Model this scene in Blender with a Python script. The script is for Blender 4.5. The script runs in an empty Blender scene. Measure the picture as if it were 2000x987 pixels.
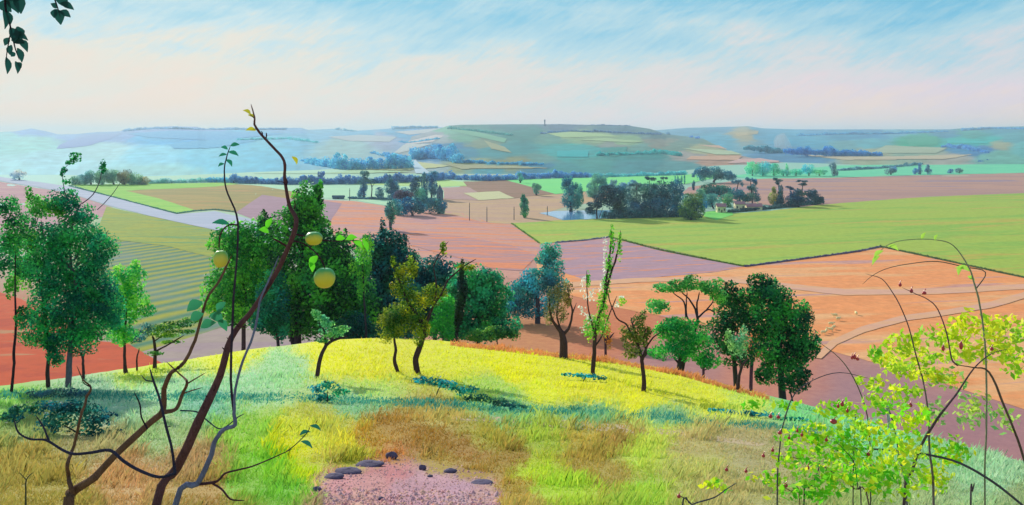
import bpy, math, random
import numpy as np
random.seed(5); RNG = np.random.default_rng(11)
S = bpy.context.scene
COL = S.collection
F = 1732.0; HZ = 265.0          # focal length and eye level, in photograph pixels (2000 wide)

# ------------------------------------------------------------------ camera
cam = bpy.data.cameras.new('camera'); camo = bpy.data.objects.new('camera', cam); COL.objects.link(camo)
cam.sensor_width = 36; cam.lens = F/2000*36; cam.shift_y = -(493.5-HZ)/2000
cam.clip_start = 0.05; cam.clip_end = 60000
camo.rotation_euler = (math.pi/2, 0, 0); S.camera = camo

# ------------------------------------------------------------------ light
SUN_EL = math.radians(24); SX, SY = -0.52, 0.854      # the sun stands ahead and to the left
W = bpy.data.worlds.new('World'); S.world = W; W.use_nodes = True
nt = W.node_tree; nt.nodes.clear()
def N(t, **kw):
    n = nt.nodes.new(t)
    for k, v in kw.items(): setattr(n, k, v)
    return n
def L(a, b): nt.links.new(a, b)
def s2l(c):
    c = c/255.0
    return c/12.92 if c <= 0.04045 else ((c+0.055)/1.055)**2.4
def hexl(h):
    h = h.lstrip('#'); return tuple(s2l(int(h[i:i+2], 16)) for i in (0, 2, 4))
def mth(op, a, b=None, c=None, clamp=False):
    n = N('ShaderNodeMath', operation=op, use_clamp=clamp)
    for i, v in enumerate((a, b, c)):
        if v is None: continue
        if isinstance(v, (int, float)): n.inputs[i].default_value = v
        else: L(v, n.inputs[i])
    return n.outputs[0]
def mixc(f, a, b):
    n = N('ShaderNodeMix', data_type='RGBA')
    if isinstance(f, (int, float)): n.inputs[0].default_value = f
    else: L(f, n.inputs[0])
    for i, v in ((6, a), (7, b)):
        if isinstance(v, tuple): n.inputs[i].default_value = v+(1,)
        else: L(v, n.inputs[i])
    return n.outputs[2]
def ramp(f, stops, interp='EASE'):
    n = N('ShaderNodeValToRGB'); L(f, n.inputs[0]); r = n.color_ramp; r.interpolation = interp
    while len(r.elements) < len(stops): r.elements.new(0.5)
    for e, (p, c) in zip(r.elements, stops):
        e.position = p; e.color = (hexl(c) if isinstance(c, str) else c)+(1,)
    return n.outputs[0]
tc = N('ShaderNodeTexCoord'); sep = N('ShaderNodeSeparateXYZ'); L(tc.outputs['Generated'], sep.inputs[0])
dx, dy, dz = sep.outputs
sky = N('ShaderNodeTexSky', sky_type='NISHITA'); sky.sun_disc = False
sky.sun_elevation = SUN_EL; sky.sun_rotation = math.atan2(SX, SY); sky.air_density = 1.2; sky.dust_density = 1.5
skyc = N('ShaderNodeVectorMath', operation='SCALE'); L(sky.outputs[0], skyc.inputs[0]); skyc.inputs['Scale'].default_value = 0.09
mp = N('ShaderNodeMapping'); L(tc.outputs['Generated'], mp.inputs[0])
mp.vector_type = 'TEXTURE'; mp.inputs['Rotation'].default_value = (0, math.radians(-13), 0); mp.inputs['Scale'].default_value = (.30, .5, .07)
def noise(vec, scale, detail=6, rough=.6, dist=0.0):
    n = N('ShaderNodeTexNoise'); L(vec, n.inputs['Vector']); n.inputs['Scale'].default_value = scale
    n.inputs['Detail'].default_value = detail; n.inputs['Roughness'].default_value = rough; n.inputs['Distortion'].default_value = dist
    return n.outputs[0]
n1 = noise(mp.outputs[0], 2.6, 8, .62, .5)
mp2 = N('ShaderNodeMapping'); L(tc.outputs['Generated'], mp2.inputs[0]); mp2.inputs['Scale'].default_value = (1.2, 1, 4.5); mp2.inputs['Location'].default_value = (1.3, .2, .4)
n2 = noise(mp2.outputs[0], 3.0, 4, .5, .3)
mp3 = N('ShaderNodeMapping'); L(tc.outputs['Generated'], mp3.inputs[0]); mp3.vector_type = 'TEXTURE'; mp3.inputs['Scale'].default_value = (.09, .12, .014); mp3.inputs['Rotation'].default_value = (0, math.radians(-34), 0)
n3 = noise(mp3.outputs[0], 3.0, 5, .7, .2)
# height in the sky, bent by the clouds
hh = mth('ADD', dz, mth('MULTIPLY', mth('SUBTRACT', n1, .5), .11))
hh = mth('ADD', hh, mth('MULTIPLY', mth('SUBTRACT', n2, .5), .13))
hh = mth('ADD', hh, mth('MULTIPLY', mth('SUBTRACT', n3, .5), .06))
veil = ramp(mth('MULTIPLY', hh, 4.0, clamp=True), [(0.0, '#f8e2cc'), (.14, '#f6e4d4'), (.30, '#ebe8dc'), (.42, '#cde6ec'), (.60, '#9ad4ea'), (1.0, '#70b8dc')], 'LINEAR')
veil2 = ramp(mth('MULTIPLY', hh, 4.0, clamp=True), [(0.0, '#f2dcd4'), (.14, '#e6d8e0'), (.27, '#d6dae0'), (.38, '#b0d6e4'), (.54, '#7cc2e0'), (1.0, '#54a4d2')], 'LINEAR')
side = mth('MULTIPLY_ADD', dx, 1.3, .42, clamp=True)
veil = mixc(side, veil, veil2)
up = mth('MULTIPLY', mth('SUBTRACT', dz, .18), 1.6, clamp=True)
high = mixc(.58, skyc.outputs[0], hexl('#dde6ec'))     # thin bright cloud added out of view overhead as fill light
final = mixc(mth('MULTIPLY', up, .9), veil, high)
bg = N('ShaderNodeBackground'); L(final, bg.inputs[0]); bg.inputs[1].default_value = 1.0
wo = N('ShaderNodeOutputWorld'); L(bg.outputs[0], wo.inputs[0])
sun = bpy.data.lights.new('sun', 'SUN'); suno = bpy.data.objects.new('sun', sun); COL.objects.link(suno)
sun.energy = 5.0; sun.angle = math.radians(.6); sun.color = (1, .93, .80)
from mathutils import Vector
sd = Vector((SX*math.cos(SUN_EL), SY*math.cos(SUN_EL), math.sin(SUN_EL)))
suno.rotation_euler = sd.to_track_quat('Z', 'Y').to_euler()
S.view_settings.view_transform = 'Standard'; S.view_settings.look = 'None'
S.view_settings.exposure = 0.0; S.view_settings.gamma = 1
S.render.engine = 'CYCLES'; S.cycles.use_denoising = True
S.cycles.max_bounces = 5; S.cycles.volume_bounces = 0; S.cycles.transparent_max_bounces = 8
KALB = 1.08            # what a sunlit level surface shows per unit of base colour
def A(h, k=1.0): return tuple(min(.85, max(.004, v/KALB*k)) for v in hexl(h))

LK, LK2 = 1.55, 2.3     # leaves: part of their light passes through to the far side
# ------------------------------------------------------------------ noise in numpy
LAT = RNG.random((8, 256, 256))
def vn(x, y, s=0):
    x = np.asarray(x, float); y = np.asarray(y, float)
    xi = np.floor(x).astype(int); yi = np.floor(y).astype(int); fx = x-xi; fy = y-yi
    fx = fx*fx*(3-2*fx); fy = fy*fy*(3-2*fy); T = LAT[s % 8]
    g = lambda a, b: T[a & 255, b & 255]
    return (g(xi, yi)*(1-fx)+g(xi+1, yi)*fx)*(1-fy)+(g(xi, yi+1)*(1-fx)+g(xi+1, yi+1)*fx)*fy
def fbm(x, y, s=0, o=4):
    r = 0; a = .5
    for i in range(o): r = r+a*(vn(np.asarray(x)*2**i+i*17.3, np.asarray(y)*2**i+i*9.1, s+i)-.5)*2; a *= .5
    return r

# ------------------------------------------------------------------ materials
MATS = {}
def newmat(name):
    m = bpy.data.materials.new(name); m.use_nodes = True; t = m.node_tree
    return m, t, t.nodes['Principled BSDF']
def mat_vcol(name, scale=(1, 1, 1), amp=.25, rough=.95, rot=0, nscale=1.0, bump=0.0, trans=0.0, spec=.15, hue=0.0):
    """base colour read from the surface's own colour attribute, broken up by two noises laid in the world"""
    global nt
    m, t, bs = newmat(name); nt = t
    at = N('ShaderNodeAttribute', attribute_name='Col')
    g = N('ShaderNodeNewGeometry')
    mpp = N('ShaderNodeMapping'); L(g.outputs['Position'], mpp.inputs[0]); mpp.inputs['Scale'].default_value = scale
    mpp.inputs['Rotation'].default_value = (0, 0, math.radians(rot))
    a = noise(mpp.outputs[0], nscale, 6, .65, .4); b = noise(mpp.outputs[0], nscale*7.3, 4, .7)
    v = mth('ADD', mth('MULTIPLY', mth('SUBTRACT', a, .5), amp*2.2), mth('MULTIPLY', mth('SUBTRACT', b, .5), amp*1.3))
    v = mth('ADD', v, 1.0)
    hs = N('ShaderNodeHueSaturation'); L(at.outputs['Color'], hs.inputs['Color']); L(v, hs.inputs['Value'])
    if hue:
        L(mth('MULTIPLY_ADD', mth('SUBTRACT', a, .5), hue, .5), hs.inputs['Hue'])
    L(hs.outputs[0], bs.inputs['Base Color']); bs.inputs['Roughness'].default_value = rough
    bs.inputs['Specular IOR Level'].default_value = spec
    if bump:
        bm_ = N('ShaderNodeBump'); bm_.inputs['Strength'].default_value = 1.0; bm_.inputs['Distance'].default_value = bump
        L(b, bm_.inputs['Height']); L(bm_.outputs[0], bs.inputs['Normal'])
    if trans:
        tr = N('ShaderNodeBsdfTranslucent'); L(hs.outputs[0], tr.inputs[0]); mx = N('ShaderNodeMixShader'); mx.inputs[0].default_value = trans
        L(bs.outputs[0], mx.inputs[1]); L(tr.outputs[0], mx.inputs[2]); L(mx.outputs[0], t.nodes['Material Output'].inputs[0])
    MATS[name] = m; return m
def mat_two(name, c1, c2, scale=(.02, .1, 1), rot=0, lo=.48, hi=.6, amp=.18, c3=None, lo3=.55):
    """ploughed or sown field: two or three soil or crop colours in long strokes"""
    global nt
    m, t, bs = newmat(name); nt = t
    g = N('ShaderNodeNewGeometry')
    mpp = N('ShaderNodeMapping'); L(g.outputs['Position'], mpp.inputs[0]); mpp.vector_type = 'TEXTURE'; mpp.inputs['Scale'].default_value = tuple(1/v for v in scale)
    mpp.inputs['Rotation'].default_value = (0, 0, math.radians(rot))
    a = noise(mpp.outputs[0], 1.0, 5, .6, .3)
    ff = N('ShaderNodeMapRange'); L(a, ff.inputs[0]); ff.inputs[1].default_value = lo; ff.inputs[2].default_value = hi; ff.interpolation_type = 'SMOOTHSTEP'
    c = mixc(ff.outputs[0], c1, c2)
    if c3:
        m3 = N('ShaderNodeMapping'); L(mpp.outputs[0], m3.inputs[0]); m3.inputs['Location'].default_value = (7, 3, 1); m3.inputs['Scale'].default_value = (.6, 1.4, 1)
        a3 = noise(m3.outputs[0], 1.0, 4, .6, .3)
        f3 = N('ShaderNodeMapRange'); L(a3, f3.inputs[0]); f3.inputs[1].default_value = lo3; f3.inputs[2].default_value = lo3+.08; f3.interpolation_type = 'SMOOTHSTEP'
        c = mixc(f3.outputs[0], c, c3)
    b = noise(g.outputs['Position'], .35, 6, .75)
    hs = N('ShaderNodeHueSaturation'); L(c, hs.inputs['Color']); L(mth('MULTIPLY_ADD', mth('SUBTRACT', b, .5), amp*3, 1.0), hs.inputs['Value'])
    L(hs.outputs[0], bs.inputs['Base Color']); bs.inputs['Roughness'].default_value = .97; bs.inputs['Specular IOR Level'].default_value = .1
    return m
def mat_rows(name, c1, c2, rot, wave, c3):
    """crop rows: a wave across the field, worn away in places"""
    global nt
    m, t, bs = newmat(name); nt = t
    g = N('ShaderNodeNewGeometry')
    mpp = N('ShaderNodeMapping'); L(g.outputs['Position'], mpp.inputs[0]); mpp.inputs['Rotation'].default_value = (0, 0, math.radians(rot))
    w = N('ShaderNodeTexWave'); L(mpp.outputs[0], w.inputs['Vector']); w.inputs['Scale'].default_value = wave
    w.inputs['Distortion'].default_value = 2.5; w.inputs['Detail'].default_value = 3; w.inputs['Detail Scale'].default_value = .8
    w.bands_direction = 'Y'
    a = noise(g.outputs['Position'], .03, 5, .6, .3); b = noise(g.outputs['Position'], .6, 5, .7)
    c = mixc(mth('MULTIPLY', w.outputs['Fac'], 1.0), c1, c2)
    ff = N('ShaderNodeMapRange'); L(a, ff.inputs[0]); ff.inputs[1].default_value = .45; ff.inputs[2].default_value = .62
    c = mixc(mth('MULTIPLY', ff.outputs[0], .7), c, c3)
    hs = N('ShaderNodeHueSaturation'); L(c, hs.inputs['Color']); L(mth('MULTIPLY_ADD', mth('SUBTRACT', b, .5), .6, 1.0), hs.inputs['Value'])
    L(hs.outputs[0], bs.inputs['Base Color']); bs.inputs['Roughness'].default_value = .97; bs.inputs['Specular IOR Level'].default_value = .1
    return m
def mat_plain(name, c, rough=.8, amp=.2, nscale=8.0, spec=.3, bump=0.0, c2=None):
    global nt
    m, t, bs = newmat(name); nt = t
    g = N('ShaderNodeNewGeometry'); a = noise(g.outputs['Position'], nscale, 5, .65)
    if c2: cc = mixc(mth('MULTIPLY', mth('SUBTRACT', a, .4), 5.0, clamp=True), c, c2)
    else:
        hs = N('ShaderNodeHueSaturation'); hs.inputs['Color'].default_value = c+(1,); L(mth('MULTIPLY_ADD', mth('SUBTRACT', a, .5), amp*3, 1.0), hs.inputs['Value']); cc = hs.outputs[0]
    L(cc, bs.inputs['Base Color']); bs.inputs['Roughness'].default_value = rough; bs.inputs['Specular IOR Level'].default_value = spec
    if bump:
        b = N('ShaderNodeBump'); b.inputs['Distance'].default_value = bump; L(a, b.inputs['Height']); L(b.outputs[0], bs.inputs['Normal'])
    return m
M_GROUND = mat_vcol('meadow_ground', (1, 1, 1), .22, nscale=.7, bump=.03, hue=.03)
M_HILL = mat_vcol('hill_slope', (.004, .009, .01), .22, nscale=1.3, hue=.05)
M_LEAF = mat_vcol('leaves', (1, 1, 1), .2, rough=.6, nscale=.9, trans=.5, spec=.25)
M_FARLEAF = mat_vcol('far_leaves', (.1, .1, .1), .2, rough=.9, nscale=1, trans=.45, spec=.05)
M_GRASS = mat_vcol('grass_blades', (1, 1, 1), .2, rough=.7, nscale=.8, trans=.35, spec=.1)
M_BARK = mat_vcol('bark', (1, 1, .3), .7, rough=.95, nscale=22, bump=.02)

# ------------------------------------------------------------------ mesh helpers
def mesh_np(name, V, Fc, mat, parent=None, origin=(0, 0, 0), col=None, smooth=False, kind=None):
    """V (n,3) world, Fc (m,k) quads or triangles"""
    V = np.asarray(V, np.float32)-np.asarray(origin, np.float32); Fc = np.asarray(Fc, np.int32); k = Fc.shape[1]
    me = bpy.data.meshes.new(name)
    me.vertices.add(len(V)); me.vertices.foreach_set('co', V.ravel())
    me.loops.add(Fc.size); me.loops.foreach_set('vertex_index', Fc.ravel())
    me.polygons.add(len(Fc)); me.polygons.foreach_set('loop_start', np.arange(0, Fc.size, k, dtype=np.int32))
    if smooth: me.polygons.foreach_set('use_smooth', np.ones(len(Fc), bool))
    me.update(calc_edges=True); me.validate()
    if col is not None:
        col = np.asarray(col, np.float32)
        if col.ndim == 1: col = np.tile(col, (len(V), 1))
        a = me.color_attributes.new('Col', 'FLOAT_COLOR', 'POINT')
        a.data.foreach_set('color', np.c_[col, np.ones(len(V), np.float32)].astype(np.float32).ravel())
    if mat: me.materials.append(mat)
    o = bpy.data.objects.new(name, me); COL.objects.link(o)
    if parent is not None: o.parent = parent
    else: o.location = origin
    if kind: o['kind'] = kind
    return o
class MB:
    """collects boxes, prisms and tubes into one mesh (quads and triangles)"""
    def __init__(s): s.v = []; s.f = []
    def add(s, vs, fs):
        n = len(s.v); s.v += [tuple(v) for v in vs]; s.f += [tuple(i+n for i in f) for f in fs]
    def box(s, x0, x1, y0, y1, z0, z1):
        s.add([(x, y, z) for z in (z0, z1) for y in (y0, y1) for x in (x0, x1)],
              [(0, 2, 3, 1), (4, 5, 7, 6), (0, 1, 5, 4), (2, 6, 7, 3), (0, 4, 6, 2), (1, 3, 7, 5)])
    def lathe(s, prof, n=12, cx=0, cy=0):
        vs = [(cx+r*math.cos(2*math.pi*i/n), cy+r*math.sin(2*math.pi*i/n), z) for r, z in prof for i in range(n)]
        fs = [(j*n+i, j*n+(i+1) % n, (j+1)*n+(i+1) % n, (j+1)*n+i) for j in range(len(prof)-1) for i in range(n)]
        fs += [tuple(range(n))[::-1], tuple((len(prof)-1)*n+i for i in range(n))]
        s.add(vs, fs)
    def gable(s, x0, x1, y0, y1, z0, z1, ov=.3, th=.2):
        ym = (y0+y1)/2
        for sgn, ya in ((1, y0-ov), (-1, y1+ov)):
            s.add([(x0-ov, ya, z0), (x1+ov, ya, z0), (x1+ov, ym, z1), (x0-ov, ym, z1),
                   (x0-ov, ya, z0+th), (x1+ov, ya, z0+th), (x1+ov, ym, z1+th), (x0-ov, ym, z1+th)],
                  [(0, 3, 2, 1), (4, 5, 6, 7), (0, 1, 5, 4), (2, 3, 7, 6), (0, 4, 7, 3), (1, 2, 6, 5)])
    def build(s, name, mat, parent=None, smooth=False, loc=None, rz=0):
        me = bpy.data.meshes.new(name); me.from_pydata(s.v, [], s.f); me.materials.append(mat)
        if smooth: me.polygons.foreach_set('use_smooth', [True]*len(me.polygons))
        me.update(); o = bpy.data.objects.new(name, me); COL.objects.link(o)
        if parent is not None: o.parent = parent
        if loc is not None: o.location = loc; o.rotation_euler.z = rz
        return o
def tag(o, label, cat, group=None, kind=None):
    if label: o['label'] = label
    if cat: o['category'] = cat
    if group: o['group'] = group
    if kind: o['kind'] = kind
    return o
def thing(name, loc, label, cat, group=None, rz=0):
    o = bpy.data.objects.new(name, None); COL.objects.link(o); o.location = loc; o.rotation_euler.z = rz
    o.empty_display_size = .2; return tag(o, label, cat, group)
def P(px, row, d): return np.array(((px-1000)/F*d, d, (HZ-row)/F*d))
def splined(pts, step=3):
    """Catmull-Rom through rows of (px,row,w,...) """
    p = np.array(pts, float)
    if len(p) < 3: return p
    q = np.vstack([2*p[0]-p[1], p, 2*p[-1]-p[-2]]); out = []
    for i in range(1, len(q)-2):
        for k in range(step):
            t = k/step; a, b, c, d = q[i-1], q[i], q[i+1], q[i+2]
            out.append(.5*((2*b)+(-a+c)*t+(2*a-5*b+4*c-d)*t*t+(-a+3*b-3*c+d)*t**3))
    out.append(p[-1]); return np.array(out)
def tube(path, rad, n=7):
    """V, quads of a tapered tube"""
    path = np.asarray(path, float); m = len(path); T = np.gradient(path, axis=0); T /= np.linalg.norm(T, axis=1)[:, None]+1e-9
    ref = np.array((0.3, 1, .1)); ref /= np.linalg.norm(ref)
    U = np.cross(T, ref); U /= np.linalg.norm(U, axis=1)[:, None]+1e-9; Wv = np.cross(T, U)
    a = np.arange(n)*2*math.pi/n
    V = path[:, None, :]+rad[:, None, None]*(np.cos(a)[None, :, None]*U[:, None, :]+np.sin(a)[None, :, None]*Wv[:, None, :])
    i = np.arange(m-1)[:, None]*n; j = np.arange(n)[None, :]; j2 = (j+1) % n
    Q = np.stack([i+j, i+j2, i+n+j2, i+n+j], -1).reshape(-1, 4)
    return V.reshape(-1, 3), Q
def limbs(name, lines, d, parent, origin, color, jit=.0, tip=.35, n=7, wob=.6, dd=None):
    """lines: lists of (px,row,width px[,depth offset m]); one mesh of joined limbs"""
    Vs, Qs, k = [], [], 0
    for ln in lines:
        ln = [tuple(p)+(0,)*(4-len(p)) for p in ln]
        sp = splined(ln, 4)
        ph = RNG.random()*50
        sp[1:-1, 0] += wob*fbm(np.arange(len(sp))[1:-1]*.6, ph+0*sp[1:-1, 0], 1, 2)*np.clip(sp[1:-1, 2], 1, 4)
        dep = d+sp[:, 3]+jit*fbm(np.arange(len(sp))*.25, ph+3+0*sp[:, 0], 2, 2)
        dep[0] = d+sp[0, 3]
        path = np.stack([(sp[:, 0]-1000)/F*dep, dep, (HZ-sp[:, 1])/F*dep], 1)
        r = np.clip(sp[:, 2], .6, None)/2/F*d*(1+.12*fbm(np.arange(len(sp))*.9, ph+9+0*sp[:, 0], 3, 2))
        r[-1] *= tip
        V, Q = tube(path, r, n); Vs.append(V); Qs.append(Q+k); k += len(V)
    return mesh_np(name, np.vstack(Vs), np.vstack(Qs), M_BARK, parent, origin, A(color), True)
def leaf_mesh(name, Pn, Nn, size, col, mat, parent, origin, asp=.55, kind=None, fold=.0):
    """one diamond leaf per point; Pn (n,3), Nn normals, size (n,), col (n,3)"""
    n = len(Pn); r = RNG.normal(size=(n, 3)); Nn = Nn/(np.linalg.norm(Nn, axis=1)[:, None]+1e-9)
    T = np.cross(Nn, r); T /= np.linalg.norm(T, axis=1)[:, None]+1e-9; B = np.cross(Nn, T)
    s = size[:, None]
    V = np.stack([Pn-T*s*.5, Pn+B*s*asp*.5+Nn*s*fold, Pn+T*s*.5, Pn-B*s*asp*.5+Nn*s*fold], 1).reshape(-1, 3)
    Q = np.arange(n*4).reshape(-1, 4)
    return mesh_np(name, V, Q, mat, parent, origin, np.repeat(col, 4, 0), False, kind)
def crown_pts(blobs, d, leaf, dens, lump=.3, hollow=.35):
    Ps, Ns, Ts = [], [], []
    s = d/F
    for b in blobs:
        px, row, rx, ry = b[:4]; off = b[4] if len(b) > 4 else RNG.uniform(-.3, .3)*rx*s
        n = int(max(16, 2.0*dens*math.pi*rx*ry/(leaf*leaf)))
        c = P(px, row, d); c = P(px, row, d+off)
        rx *= 1.16; ry *= 1.16
        R = np.array((rx, min(rx, ry*1.3)*.85, ry))*s
        K = max(5, int(3+(rx*ry)/(leaf*leaf*5)))
        # clumps on the shell
        cd = RNG.normal(size=(K, 3)); cd /= np.linalg.norm(cd, axis=1)[:, None]
        cr = RNG.uniform(.62, 1.0, K)**.8; ct = RNG.random(K)
        who = RNG.integers(0, K, n)
        sig = .55/math.sqrt(K)+.05
        q = cd[who]*cr[who][:, None]+RNG.normal(size=(n, 3))*sig
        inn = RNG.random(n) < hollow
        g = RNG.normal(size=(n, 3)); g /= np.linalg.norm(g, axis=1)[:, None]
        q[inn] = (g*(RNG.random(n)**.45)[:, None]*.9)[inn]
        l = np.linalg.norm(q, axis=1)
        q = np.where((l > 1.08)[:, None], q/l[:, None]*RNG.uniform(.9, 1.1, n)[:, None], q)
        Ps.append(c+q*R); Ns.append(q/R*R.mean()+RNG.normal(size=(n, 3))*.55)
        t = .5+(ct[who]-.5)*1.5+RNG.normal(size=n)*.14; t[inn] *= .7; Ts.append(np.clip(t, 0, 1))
    return np.vstack(Ps), np.vstack(Ns), np.concatenate(Ts)
def crown(name, blobs, d, parent, origin, c1, c2, leaf=4.0, dens=5.0, mat=None, hollow=.35, asp=.6, kind=None, c3=None, lab=None, k=1.0):
    Pn, Nn, T = crown_pts(blobs, d, leaf, dens, hollow=hollow)
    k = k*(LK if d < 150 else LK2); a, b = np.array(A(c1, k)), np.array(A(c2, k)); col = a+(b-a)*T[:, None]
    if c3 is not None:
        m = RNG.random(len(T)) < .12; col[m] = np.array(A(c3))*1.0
    ws = 26*d/F; hu = fbm(Pn[:, 0]/ws, (Pn[:, 2]+Pn[:, 1]*.5)/ws, 5, 3)
    col = col*RNG.uniform(.85, 1.15, (len(T), 1))*(1+hu[:, None]*np.array((.9, .25, -.7)))
    col = np.clip(col, .003, .85)
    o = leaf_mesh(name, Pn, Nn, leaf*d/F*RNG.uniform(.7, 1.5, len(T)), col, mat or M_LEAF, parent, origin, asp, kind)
    if lab: o['label'] = lab
    return o

# ------------------------------------------------------------------ the lie of the land
def tab(px, pts): return np.interp(px, [p[0] for p in pts], [p[1] for p in pts])
CREST = [(-600, 860), (0, 765), (130, 745), (300, 717), (450, 692), (640, 669), (760, 663), (850, 668), (1000, 684), (1200, 706), (1330, 730), (1450, 765), (1560, 792), (1700, 830), (1850, 868), (2000, 905), (2600, 1050)]
DCR = [(-600, 34), (0, 40), (350, 50), (700, 58), (1100, 55), (1400, 50), (2000, 40), (2600, 34)]
TERR = [(-600, 850), (0, 775), (600, 782), (900, 797), (1200, 815), (1400, 828), (1600, 848), (1800, 882), (2000, 925), (2600, 1080)]
PXG = np.unique(np.concatenate([np.linspace(-4200, -300, 40), np.arange(-300, 2301, 6.0), np.linspace(2300, 6200, 40)]))
DG = np.exp(np.linspace(math.log(.4), math.log(14000), 600)); LD0 = math.log(.4); LDS = (math.log(14000)-LD0)/599
def mono(xk, yk, x):
    xk, yk = np.array(xk, float), np.array(yk, float); h = np.diff(xk); s = np.diff(yk)/h; m = np.zeros(len(xk))
    m[0], m[-1] = s[0], s[-1]
    for i in range(1, len(xk)-1):
        m[i] = 0 if s[i-1]*s[i] <= 0 else 2*s[i-1]*s[i]/(s[i-1]+s[i])
    i = np.clip(np.searchsorted(xk, x)-1, 0, len(h)-1); t = (x-xk[i])/h[i]
    return (1+2*t)*(1-t)**2*yk[i]+t*(1-t)**2*h[i]*m[i]+t*t*(3-2*t)*yk[i+1]+t*t*(t-1)*h[i]*m[i+1]
Z = np.zeros((len(PXG), len(DG)))
for i, px in enumerate(PXG):
    p = min(max(px, -600), 2600); dc = tab(p, DCR); zc = -(tab(p, CREST)-HZ)/F*dc; zt = -(tab(p, TERR)-HZ)/F*24
    Z[i] = mono([0, 2, 6, 12, 24, dc, 105, 180, 400, 700, 14000], [-1.5, -1.75, -2.55, (-4.25*.75+zt*.25)*.95, zt, zc, -43, -44.5, -47.5, -50, -50], DG)
XX = (PXG[:, None]-1000)/F*DG[None, :]; YY = np.broadcast_to(DG[None, :], XX.shape)
near = np.clip((70-YY)/30, 0, 1)*np.clip(YY/4, 0, 1)
Z += near*(.10*fbm(XX*.35, YY*.35, 1, 4)+.03*fbm(XX*1.7, YY*1.7, 2, 3))
vall = np.clip((YY-120)/150, 0, 1)*np.clip((2600-YY)/1200, 0, 1)
Z += vall*(1.0*np.sin(XX/95+1.0)*np.sin(YY/130+.5)+.9*fbm(XX/160, YY/160, 3, 3))
def height(px, d):
    px = np.asarray(px, float); d = np.asarray(d, float)
    i = np.clip(np.searchsorted(PXG, px)-1, 0, len(PXG)-2); t = np.clip((px-PXG[i])/(PXG[i+1]-PXG[i]), 0, 1)
    j = np.clip(((np.log(np.clip(d, .41, 13999))-LD0)/LDS).astype(int), 0, len(DG)-2); s = (d-DG[j])/(DG[j+1]-DG[j])
    return (Z[i, j]*(1-t)+Z[i+1, j]*t)*(1-s)+(Z[i, j+1]*(1-t)+Z[i+1, j+1]*t)*s
def hit(px, row, near=False):
    """distance at which the ground is met by the direction (px,row)"""
    px = np.atleast_1d(np.asarray(px, float)); row = np.atleast_1d(np.asarray(row, float)); out = np.zeros(len(px))
    J = np.arange(0, 320) if near else np.arange(np.searchsorted(DG, 104), len(DG))
    Dj = DG[J]
    for a in range(0, len(px), 4000):
        p = px[a:a+4000]; r = row[a:a+4000]
        R = HZ-F*height(np.repeat(p[:, None], len(Dj), 1), np.repeat(Dj[None], len(p), 0))/Dj
        ok = R <= r[:, None]; k = np.where(ok.any(1), ok.argmax(1), len(Dj)-1); k = np.clip(k, 1, len(Dj)-1)
        r0 = R[np.arange(len(p)), k-1]; r1 = R[np.arange(len(p)), k]
        t = np.clip((r0-r)/np.where(abs(r0-r1) < 1e-6, 1e-6, r0-r1), 0, 1); out[a:a+4000] = Dj[k-1]+(Dj[k]-Dj[k-1])*t
    return out
def gp(px, row, near=False):
    d = float(hit(px, row, near)[0]); return d
def idw(points, px, row, sx=1.0, sy=1.0, power=5, warp=14, ws=40):
    px = np.asarray(px, float); row = np.asarray(row, float)
    wx = px+warp*2*fbm(px/ws, row/ws*sy/sx, 4, 3); wy = row+warp*fbm(px/ws+31, row/ws*sy/sx+7, 5, 3)*sx/sy
    num = 0; den = 0
    for q in points:
        w = (q[3] if len(q) > 3 else 1)/(((wx-q[0])*sx)**2+((wy-q[1])*sy)**2+9)**(power/2)
        num = num+w[..., None]*np.array(A(q[2])); den = den+w
    return num/den[..., None]

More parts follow.
